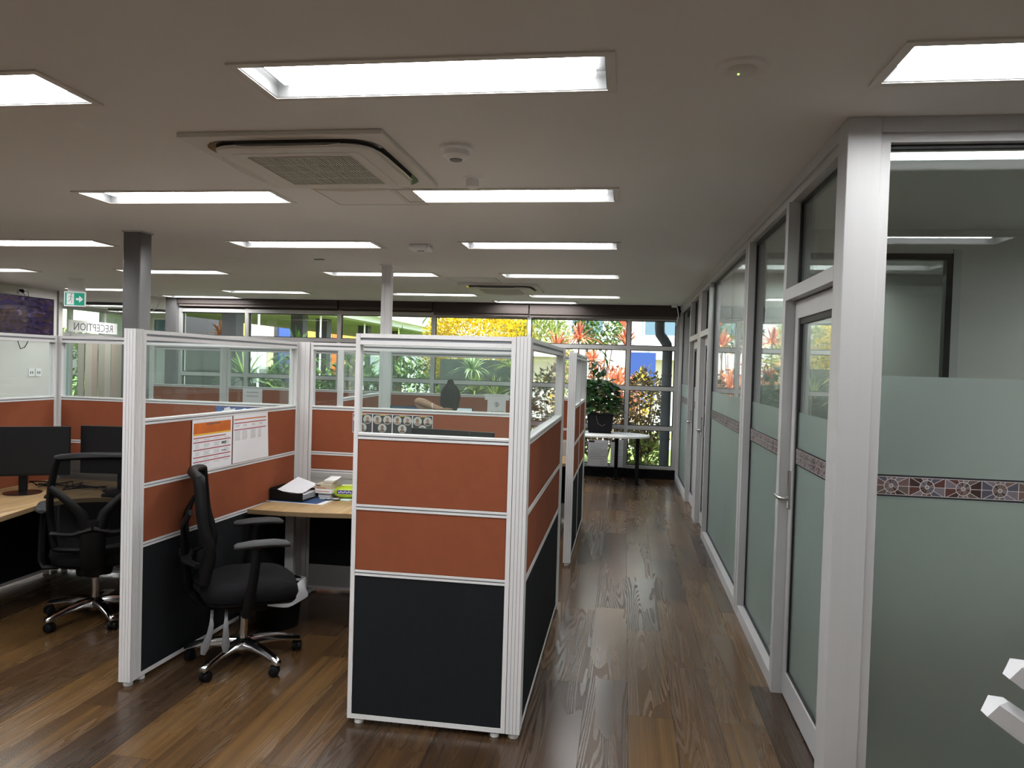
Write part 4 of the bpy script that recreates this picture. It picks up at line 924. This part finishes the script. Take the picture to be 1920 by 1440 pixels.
for i in range(30):
    p = Vector((r6.uniform(-.2, .08), r6.uniform(-.12, .1), r6.uniform(.65, 1.1))); leaf(fo, p, rvec(r6), Vector((0, 0, 1)), .18, .055)
for x0, x1 in ((-.1, -.05), (.0, .08), (-.15, -.2), (.05, -.02)): stx.tube([(x0, 0, .2), ((x0+x1)/2, .02, .6), (x1, 0, 1.0)], .006, 6)
stx.tube([(-.05, -.12, .29), (-.06, -.16, .25), (-.03, -.165, .15), (.03, -.165, .11), (.08, -.16, .14)], .004, 6)
fo2 = fo.build('leaves', M['leaf_dark'], t, fix=False); fo2['kind'] = 'stuff'; stx.build('stems', M['stem'], t)
for x, w, h, lab in ((-.52, .31, .40, 'white printed information board under the side table'), (-.17, .19, .42, 'second white printed board behind the table leg')):
    t = thing('information_board', lab, 'board', (x, 11.62, .0)); Rm = Matrix.Rotation(RAD(-4), 4, 'X')
    MB().box(0, w, 0, .006, .17, .17+h, M=Rm).build('board', M['paper'], t); m = MB()
    for k in range(8): m.box(w*.12, w*(.9-.12*(k % 3)), -.001, 0, .17+h*(.84-.08*k), .17+h*(.845-.08*k)+.004, M=Rm)
    m.tube([(w*.75+.03*cos(2*pi*k/14), -.001, .17+h*.12+.03*sin(2*pi*k/14)) for k in range(15)], .003, 4, M=Rm); m.build('print', M['inkgrey'], t, fix=False)
    MB().box(w*.04, w*.32, -.001, 0, .17+h*.9, .17+h*.98, M=Rm).build('photo', pm('board_photo_%d' % int(w*100), (.06, .02, .03), .6), t)
    MB().box(.02, w-.02, .0, .03, 0, .02).box(.02, .03, .0, .012, .02, .17).box(w-.03, w-.02, 0, .012, .02, .17).build('easel', M['black'], t)

# ------------------------------------------------------------------ white moulded holder at the right edge
t = thing('leaflet_holder', 'white moulded plastic holder with grey recess at the lower right edge', 'holder', (1.62, 2.36, 0))
def scoop(z0, x0):
    rings = []; 
    for k in range(9):
        u = k/8; x = x0+.50*u; z = z0-.36*u+.10*u*u; w = .035+.05*sin(pi*min(1, u*1.1)); h = .035+.025*u
        rings.append([(x-.02, -w, z+h), (x+.012, -w*.4, z+h*1.15), (x+.012, w*.4, z+h*1.15), (x-.02, w, z+h), (x-.045, w*.6, z-h*.2), (x-.045, -w*.6, z-h*.2)])
    return rings
for z0, x0 in ((.70, -.50), (.815, -.445)):
    MB().loft(scoop(z0, x0)).build('tray', M['holder'], t, smooth=True)
    MB().loft([[(x+.03, -.06, z), (x+.05, -.0605, z+.03), (x+.06, .0, z+.035), (x+.04, 0, z)] for x, z in ((x0+.06, z0-.03), (x0+.14, z0-.09), (x0+.24, z0-.14), (x0+.34, z0-.19))]).build('recess', M['lever'], t, smooth=True)
MB().tube([(.12, .0, .03), (.12, 0, .95)], .022, 12).build('pole', M['white'], t, smooth=True); MB().lathe([(.2, 0), (.2, .012), (.05, .03), (.025, .035)], 28, c=(.12, 0, 0)).build('base', M['white'], t, smooth=True)

# ------------------------------------------------------------------ seated person
def skin_mesh(name, J, E, mat, parent, sub=2):
    me = bpy.data.meshes.new(name); names = list(J); idx = {n: i for i, n in enumerate(names)}
    me.from_pydata([J[n][0] for n in names], [(idx[a], idx[b]) for a, b in E], []); o = bpy.data.objects.new(name, me); COL.objects.link(o)
    o.modifiers.new('skin', 'SKIN').use_smooth_shade = True
    for n in names: me.skin_vertices[0].data[idx[n]].radius = J[n][1] if isinstance(J[n][1], tuple) else (J[n][1], J[n][1])
    me.skin_vertices[0].data[0].use_root = True
    s = o.modifiers.new('sub', 'SUBSURF'); s.levels = sub; s.render_levels = sub
    m2 = bpy.data.meshes.new_from_object(o.evaluated_get(bpy.context.evaluated_depsgraph_get())); bpy.data.objects.remove(o)
    m2.materials.clear(); m2.materials.append(mat); m2.polygons.foreach_set('use_smooth', [True]*len(m2.polygons))
    ob = bpy.data.objects.new(name, m2); COL.objects.link(ob); ob.parent = parent; return ob
t = thing('person', 'person seated facing away, dark hair, grey-blue shirt, one hand behind the neck', 'person', (-1.62, 6.97, 0))
J = {'pel': ((0, .0, .57), (.13, .10)), 'sp': ((0, -.02, .76), (.12, .09)), 'ch': ((0, -.04, 1.03), (.14, .10)), 'nb': ((0, -.03, 1.17), (.06, .055)), 'nk': ((0, .0, 1.22), (.05, .05)),
     'hd': ((-.01, .02, 1.30), (.072, .085)), 'ht': ((-.01, .02, 1.42), (.068, .08)), 'nose': ((-.01, .125, 1.315), .014),
     'earL': ((-.092, .01, 1.32), (.014, .02)), 'earR': ((.072, .01, 1.32), (.014, .02)),
     'shL': ((-.16, -.03, 1.15), .055), 'elL': ((-.345, .0, 1.318), .042), 'foL': ((-.25, -.06, 1.30), .041), 'wrL': ((-.125, -.115, 1.262), .029), 'haL': ((-.055, -.125, 1.235), (.036, .022)),
     'shR': ((.165, -.03, 1.15), .058), 'elR': ((.25, .10, .88), .044), 'foR': ((.235, .2, .80), .04), 'wrR': ((.205, .36, .775), .028), 'haR': ((.195, .43, .770), (.038, .018)),
     'hpL': ((-.09, .04, .56), .09), 'knL': ((-.11, .43, .54), .065), 'anL': ((-.11, .45, .12), .045), 'toL': ((-.12, .62, .035), .035),
     'hpR': ((.09, .04, .56), .09), 'knR': ((.11, .43, .54), .065), 'anR': ((.11, .45, .12), .045), 'toR': ((.12, .62, .035), .035)}
E_ = [('pel', 'sp'), ('sp', 'ch'), ('ch', 'nb'), ('nb', 'nk'), ('nk', 'hd'), ('hd', 'ht'), ('hd', 'nose'), ('hd', 'earL'), ('hd', 'earR'), ('ch', 'shL'), ('shL', 'elL'), ('elL', 'foL'), ('foL', 'wrL'), ('wrL', 'haL'),
      ('ch', 'shR'), ('shR', 'elR'), ('elR', 'foR'), ('foR', 'wrR'), ('wrR', 'haR'), ('pel', 'hpL'), ('hpL', 'knL'), ('knL', 'anL'), ('anL', 'toL'), ('pel', 'hpR'), ('hpR', 'knR'), ('knR', 'anR'), ('anR', 'toR')]
def fingers(h, base, f, s, drop):
    base = Vector(base); f = Vector(f).normalized(); s = Vector(s).normalized()
    for k, (o, l) in enumerate(((-.027, .072), (-.009, .08), (.009, .075), (.026, .06))):
        a = base+f*.035+s*o; b_ = a+f*l*.5; c = a+f*l+Vector(drop)
        J[h+'f%da' % k] = (tuple(a), .009); J[h+'f%db' % k] = (tuple(b_), .0085); J[h+'f%dc' % k] = (tuple(c), .007)
        E_.extend([('ha'+h, h+'f%da' % k), (h+'f%da' % k, h+'f%db' % k), (h+'f%db' % k, h+'f%dc' % k)])
    a = base-f*.005+s*-.035; b_ = a+f*.03-s*.022; J[h+'ta'] = (tuple(a), .011); J[h+'tb'] = (tuple(b_), .009); E_.extend([('ha'+h, h+'ta'), (h+'ta', h+'tb')])
fingers('L', (-.055, -.125, 1.235), (.95, .1, -.12), (0, -.15, 1), (.0, .02, 0)); fingers('R', (.195, .43, .770), (-.1, 1, -.05), (1, .1, 0), (0, 0, -.015))
skin_mesh('body', J, E_, M['skin'], t)
Js = {'pel': ((0, .0, .58), (.155, .125)), 'sp': ((0, -.02, .76), (.15, .118)), 'ch': ((0, -.04, 1.03), (.168, .128)), 'nb': ((0, -.035, 1.15), (.10, .085)), 'shL': ((-.16, -.03, 1.15), .073), 'slL': ((-.225, -.018, 1.205), .062), 'shR': ((.165, -.03, 1.155), .078), 'slR': ((.215, .04, 1.02), .068)}
skin_mesh('shirt', Js, [('pel', 'sp'), ('sp', 'ch'), ('ch', 'nb'), ('ch', 'shL'), ('shL', 'slL'), ('ch', 'shR'), ('shR', 'slR')], M['tshirt'], t)
Jt = {'pel': ((0, .0, .57), (.15, .12)), 'hpL': ((-.09, .04, .56), .105), 'knL': ((-.11, .43, .54), .082), 'anL': ((-.11, .45, .14), .062), 'hpR': ((.09, .04, .56), .105), 'knR': ((.11, .43, .54), .082), 'anR': ((.11, .45, .14), .062)}
skin_mesh('trousers', Jt, [('pel', 'hpL'), ('hpL', 'knL'), ('knL', 'anL'), ('pel', 'hpR'), ('hpR', 'knR'), ('knR', 'anR')], M['trousers'], t)
hr = MB(); rg_ = []
for z, rx, ry, oy in ((1.205, .045, .02, -.07), (1.235, .07, .045, -.055), (1.27, .086, .07, -.035), (1.32, .094, .09, -.015), (1.37, .095, .098, -.005), (1.42, .086, .094, .0), (1.46, .064, .075, .0), (1.485, .036, .045, -.005), (1.51, .03, .034, -.012), (1.53, .012, .014, -.012)):
    rg_.append([(-.01+rx*(1+.04*sin(9*a+z*50))*cos(a), oy+ry*(1+.04*sin(7*a))*sin(a), z) for a in [2*pi*i/24 for i in range(24)]])
hr.loft(rg_)
for k in range(14):
    a = RAD(200+140*k/13); hr.tube([(-.01+.06*cos(a), -.03+.05*sin(a), 1.27), (-.01+.05*cos(a), -.035+.055*sin(a), 1.22), (-.01+.03*cos(a)+.01*(k % 3-1), -.05+.03*sin(a), 1.185-.012*(k % 3))], [.014, .011, .003], 6)
hr.build('hair', M['hair'], t, smooth=True)
for s in (-.042, .022): MB().lathe([(.004, -.01), (.011, -.004), (.011, .004), (.004, .01)], 10, c=(s, .098, 1.34)).build('eye', M['white'], t, smooth=True)
MB().box(-.035, .015, .095, .104, 1.262, 1.268).build('mouth', pm('lips', (.3, .1, .08), .6), t, bevel=.002)
MB().lathe([(.031, -.006), (.034, 0), (.031, .006)], 16, M=Matrix.Translation((-.15, -.105, 1.27)) @ Matrix.Rotation(RAD(75), 4, 'Y') @ Matrix.Rotation(RAD(0), 4, 'Z')).build('bracelet', pm('bracelet', (.75, .55, .45), .4), t, smooth=True)

# ------------------------------------------------------------------ outside: ground, garden, buildings
struct(MB().box(-45, 25, 11.86, 60, -.25, -.12).box(-45, -12.45, -5, 11.86, -.25, -.12).build('ground', M['grass']))
struct(MB().box(-30, 20, 17.2, 19.5, -.12, -.10).build('footpath', M['paving']))
def bush(name, label, cat, c, R3, n, mat, L, w, seed, group='garden plants outside the windows', up_=.2, stems=6):
    r = random.Random(seed); t = thing(name, label, cat, (c[0], c[1], -.12), 0, group); z0 = c[2]+.12; fo = MB(); st = MB()
    for i in range(n):
        v = rvec(r); k = r.uniform(.45, 1)**.6; p = Vector((v.x*R3[0]*k, v.y*R3[1]*k, z0+v.z*R3[2]*k))
        if p.z < .02: p.z = .02+r.random()*.1
        d = (v+rvec(r)*.9+Vector((0, 0, up_))); leaf(fo, p, d, Vector((0, 0, 1))+rvec(r)*.8, L*r.uniform(.6, 1.3), w*r.uniform(.7, 1.3))
    for k in range(stems):
        a = 2*pi*k/stems; st.tube([(.05*cos(a), .05*sin(a), 0), (R3[0]*.3*cos(a), R3[1]*.3*sin(a), z0*.6), (R3[0]*.6*cos(a), R3[1]*.6*sin(a), z0+R3[2]*.3)], [.02, .014, .006], 5)
    o = fo.build('foliage', M[mat], t, fix=False); o['kind'] = 'stuff'; st.build('stems', M['stem'], t); return t
def strappy(name, label, c, n, L, w, mat, seed, h0=0, cat='plant', trunk=0, spread=1.0, group='garden plants outside the windows'):
    r = random.Random(seed); t = thing(name, label, cat, (c[0], c[1], -.12), 0, group); fo = MB(); z0 = h0+.12
    for i in range(n):
        a = r.uniform(0, 2*pi); e = r.uniform(.15, 1.25)*spread; l = L*r.uniform(.6, 1.15); d = Vector((cos(a)*sin(e), sin(a)*sin(e), cos(e))); s = Vector((-sin(a), cos(a), 0)); p = Vector((d.x*.03, d.y*.03, z0)); V = []; F = []
        for k in range(5):
            u = k/4; q = p+d*l*u+Vector((0, 0, -1))*l*.42*u*u*(.4+sin(e)); ww = w*(1-.25*abs(u-.35)*2)*(1 if k < 4 else .08); V += [tuple(q-s*ww), tuple(q+s*ww)]
            if k: F.append((2*k-2, 2*k-1, 2*k+1, 2*k))
        fo.add(V, F)
    o = fo.build('leaves', M[mat], t, fix=False); o['kind'] = 'stuff'
    if trunk: MB().tube([(0, 0, 0), (.02, 0, z0*.5), (0, 0, z0)], [trunk, trunk*.8, trunk*.7], 7).build('trunk', M['stem'], t)
    return t
# hedges and bushes
bush('yellow_hedge', 'large bright yellow hedge behind the middle windows', 'hedge', (-3.0, 15.3, 1.9), (1.25, .7, 1.25), 14000, 'leaf_yellow', .105, .017, 1)
bush('green_hedge', 'yellow-green bush right of the bright yellow hedge', 'hedge', (-1.75, 15.5, 1.75), (.75, .6, 1.15), 6500, 'leaf_yg', .11, .016, 2)
bush('garden_bush', 'small yellow bush in front of the blue panel', 'bush', (.32, 14.4, 1.15), (.24, .24, .5), 700, 'leaf_yellow', .09, .016, 3)
bush('garden_bush', 'brownish broad-leaved bush just outside the right window, left of the downpipe', 'bush', (.36, 12.75, .98), (.34, .28, .74), 1000, 'leaf_croton', .11, .028, 4, up_=-.2)
bush('garden_bush', 'brownish broad-leaved bush outside the window behind the planter', 'bush', (-.42, 12.85, .82), (.44, .3, .68), 1000, 'leaf_croton', .11, .028, 5, up_=-.2)
bush('garden_bush', 'low lime green bush at the foot of the right window', 'bush', (.30, 12.55, .28), (.42, .2, .26), 500, 'leaf_yg', .10, .03, 6)
bush('garden_bush', 'reddish leafy bush behind the red cordylines', 'bush', (-.35, 14.2, 1.05), (.7, .4, .75), 1300, 'leaf_red', .12, .02, 7)
bush('garden_bush', 'green tree foliage above the red cordylines', 'tree', (-.55, 16.6, 2.6), (.6, .5, .5), 1100, 'leaf_green', .12, .03, 8)
for i, (x, y, h, s, nm) in enumerate(((-1.22, 13.6, 1.95, .55, 'leftmost'), (-.85, 13.9, 2.2, .5, 'second'), (-.12, 13.5, 1.3, .62, 'third'), (.02, 13.8, 2.1, .5, 'rightmost tall one'), (-.62, 14.5, 1.8, .5, 'small middle one'), (-.02, 13.2, 1.0, .5, 'lowest'), (-.98, 14.7, 1.5, .55, 'half-hidden one'))):
    strappy('cordyline', 'orange-red cordyline with strap leaves, %s of seven outside the right windows' % nm, (x, y), 70, s*.95, .017, 'leaf_red', 40+i, h, trunk=.02, spread=1.1)
for i, (x, y, h, nm) in enumerate(((-6.55, 14.4, 1.75, 'leftmost, under the covered walkway'), (-5.55, 14.6, 1.7, 'second, below the blue poster'), (-4.75, 15.4, 1.8, 'third, next to the white pole'), (-7.15, 13.4, 1.25, 'beside the dark corner wall'))):
    strappy('cycad', 'green palm-like cycad with arching fronds, %s' % nm, (x, y), 60, .85, .022, 'leaf_green', 60+i, h, trunk=.09, spread=1.15)
sp_ = [(-6.9, 12.7, .35, 'in the corner by the dark wall'), (-6.2, 12.9, .75, 'under the leftmost cycad'), (-5.5, 12.6, .35, 'below the blue poster'), (-4.95, 12.75, .3, 'left of the white pole'), (-4.2, 12.6, .35, 'right of the white pole'),
       (-3.6, 12.95, .6, 'in front of the left end of the yellow hedge'), (-2.75, 13.75, 1.15, 'by the dark garden wall, left of the person'), (-1.95, 13.8, 1.2, 'by the dark garden wall, right of the person'), (-1.35, 12.7, .4, 'beside the near corner post'), (-2.4, 12.55, .3, 'low, behind the seated person'), (-2.35, 13.7, 1.05, 'by the dark garden wall, right behind the person'), (-1.5, 13.75, 1.3, 'by the dark garden wall, nearest the cordylines'), (-2.05, 13.95, 1.62, 'high on the dark garden wall, right of the person'), (-2.85, 13.95, 1.55, 'high on the dark garden wall, left of the person')]
for i, (x, y, h, nm) in enumerate(sp_):
    strappy('strap_plant', 'clump of %s strap leaves %s' % ('pale striped' if i % 2 else 'yellow-green', nm), (x, y), 95, .58, .015, 'leaf_pale' if i % 2 else 'leaf_yg', 80+i, h, trunk=.02)
for i, x in enumerate((-6.4, -5.2, -4.1)):
    bush('garden_bush', ['dark green shrub outside the left windows, nearest the corner', 'dark green shrub outside the left windows, in the middle', 'dark green shrub outside the left windows, nearest the yellow hedge'][i], 'bush', (x, 13.9, .95), (.65, .4, .8), 1400, 'leaf_green', .13, .03, 100+i)
struct(MB().box(-3.6, -1.2, 14.42, 14.55, -.12, 1.78).build('wall_garden', M['darkwall']))
strappy('red_plant', 'red strap-leaved plant in the leftmost garden window', (-10.4, 18.2), 70, .6, .03, 'leaf_red', 131, 2.2, trunk=.05)
strappy('dracaena', 'drooping green dracaena top beside the yellow hedge', (-4.05, 16.0), 60, .6, .02, 'leaf_green', 130, 2.85, trunk=.05, spread=1.5)
# downpipe
t = thing('downpipe', 'thick dark grey downpipe with an offset bend outside the right window', 'downpipe', (.66, 12.02, -.12))
MB().tube([(0, 0, 0), (0, 0, 2.1), (-.01, 0, 2.2), (-.06, 0, 2.28), (-.12, 0, 2.36), (-.13, 0, 2.46), (-.13, 0, 2.9)], .078, 18).build('pipe', M['downpipe'], t, smooth=True)
for z in (.7, 1.7): MB().lathe([(.081, 0), (.085, .004), (.085, .026), (.081, .03)], 18, c=(0, 0, z)).build('bracket', M['steel'], t)
struct(MB().box(.78, .86, 11.86, 12.05, -.12, 2.9).build('trim_15', M['steel']))
# white building at the right
b = thing('white_building', 'white building with a blue-grey window beyond the garden on the right', 'building', (-2.5, 22, -.12))
MB().box(0, 7, 0, 4, 0, 7).build('wall', M['bwhite'], b); MB().box(3.2, 7, -.3, 0, 2.1, 2.45).build('ledge', M['bwhite'], b); MB().box(2.9, 7, -.02, 0, 1.3, 2.1).build('lower_wall', M['bcream'], b)
for x in (.9, 3.0): 
    w = MB().box(x, x+1.0, -.05, 0, 2.75, 3.75).build('window', M['rail'], b); MB().box(x+.06, x+.94, -.06, -.05, 2.81, 3.69).build('pane', M['bglass'], w)
t = thing('blue_panel', 'deep blue panel standing in front of the white building', 'panel', (.05, 19.8, -.12)); MB().box(0, .75, 0, .06, .9, 2.25).build('face', M['bblue'], t); MB().box(.05, .1, .0, .06, 0, .9).box(.65, .7, 0, .06, 0, .9).build('posts', M['steel'], t)
t = thing('red_flag', 'orange-red pointed flag above the cordylines', 'flag', (.02, 15.2, -.12)); MB().tube([(0, 0, 0), (0, 0, 3.0)], .012, 6).build('flag_pole', M['steel'], t); MB().add([(-.35, 0, 3.0), (0, 0, 3.0), (-.02, 0, 2.6), (-.35, .02, 3.0), (0, .02, 3.0), (-.02, .02, 2.6)], [(0, 1, 2), (3, 5, 4), (0, 3, 4, 1), (1, 4, 5, 2), (2, 5, 3, 0)]).build('cloth', pm('flag_red', (.75, .09, .03), .7), t)
for i, (x, y) in enumerate(((-1.6, 16.5), (-.85, 16.9))): tag(MB().tube([(x, y, -.12), (x, y, 3.6)], .025, 8).build('garden_pole', M['steel'], None, smooth=True), ['thin dark pole beside the yellow-green bush', 'thin dark pole behind the cordylines'][i], 'pole')
b = thing('pale_building', 'pale building with mosaic-patterned wall behind the white pole', 'building', (-21, 44, -.12)); MB().box(0, 18, 0, 4, 0, 12).build('wall', M['mosaic'], b); MB().box(13.2, 15.2, -.3, 0, 4.2, 4.5).build('canopy', M['steel'], b); MB().box(0, 18, -.15, 0, 5.6, 5.9).build('string_course', M['rail'], b)
# covered walkway
b = thing('covered_walkway', 'covered walkway with green soffit, dark columns and yellow walls on the left', 'building', (-8.3, 15.5, -.12))
MB().box(-5.2, 0, 0, 24, 3.05, 3.1).build('soffit', M['soffit'], b); MB().box(-5.2, .05, 0, 24, 3.1, 3.28).build('fascia', M['rail'], b); MB().box(-5.2, .3, -.2, 24.2, 3.28, 3.36).build('roof', M['bwhite'], b)
for y in (.6, 4.2, 5.9, 9.5, 13.2): MB().box(-.9, -.55, y, y+.35, 0, 3.05).build('column', M['darkcol'], b)
for y in (1.0, 4.6, 8.2): MB().tube([(-.2, y, 0), (-.2, y, 3.05)], .03, 8).build('slim_pole', M['rail'], b)
wl = thing('poster_wall', 'yellow wall with posters beyond the covered walkway', 'wall', (-15, 20, -.12))
MB().box(-.3, 0, 0, 22, 0, 3.7).build('wall', M['darkcol'], wl)
for y0, y1, m in [(7.0, 8.2, 'byellow'), (8.3, 9.8, 'paper'), (9.85, 10.4, 'bcream'), (10.9, 12.6, 'bblue'), (13.6, 14.8, 'byellow'), (15.8, 16.8, 'rail'), (16.9, 17.8, 'orange'), (18.2, 20.5, 'byellow')]: MB().box(0, .04, y0, y1, .8, 3.5).build('wall_panel', M[m], wl)
pr_ = MB()
for k in range(3):
    for q in range(7): pr_.box(.04, .043, 8.5+q*.17, 8.62+q*.17, 3.0-.3*k-(.0 if k else .08*(q % 2)), 3.14-.3*k)
pr_.build('poster_print', M['inkgrey'], wl)
bush('garden_bush', 'yellow-green foliage seen through the reception glazing', 'bush', (-14.2, 17.4, 1.2), (.8, .8, 1.1), 1500, 'leaf_yg', .16, .035, 140)
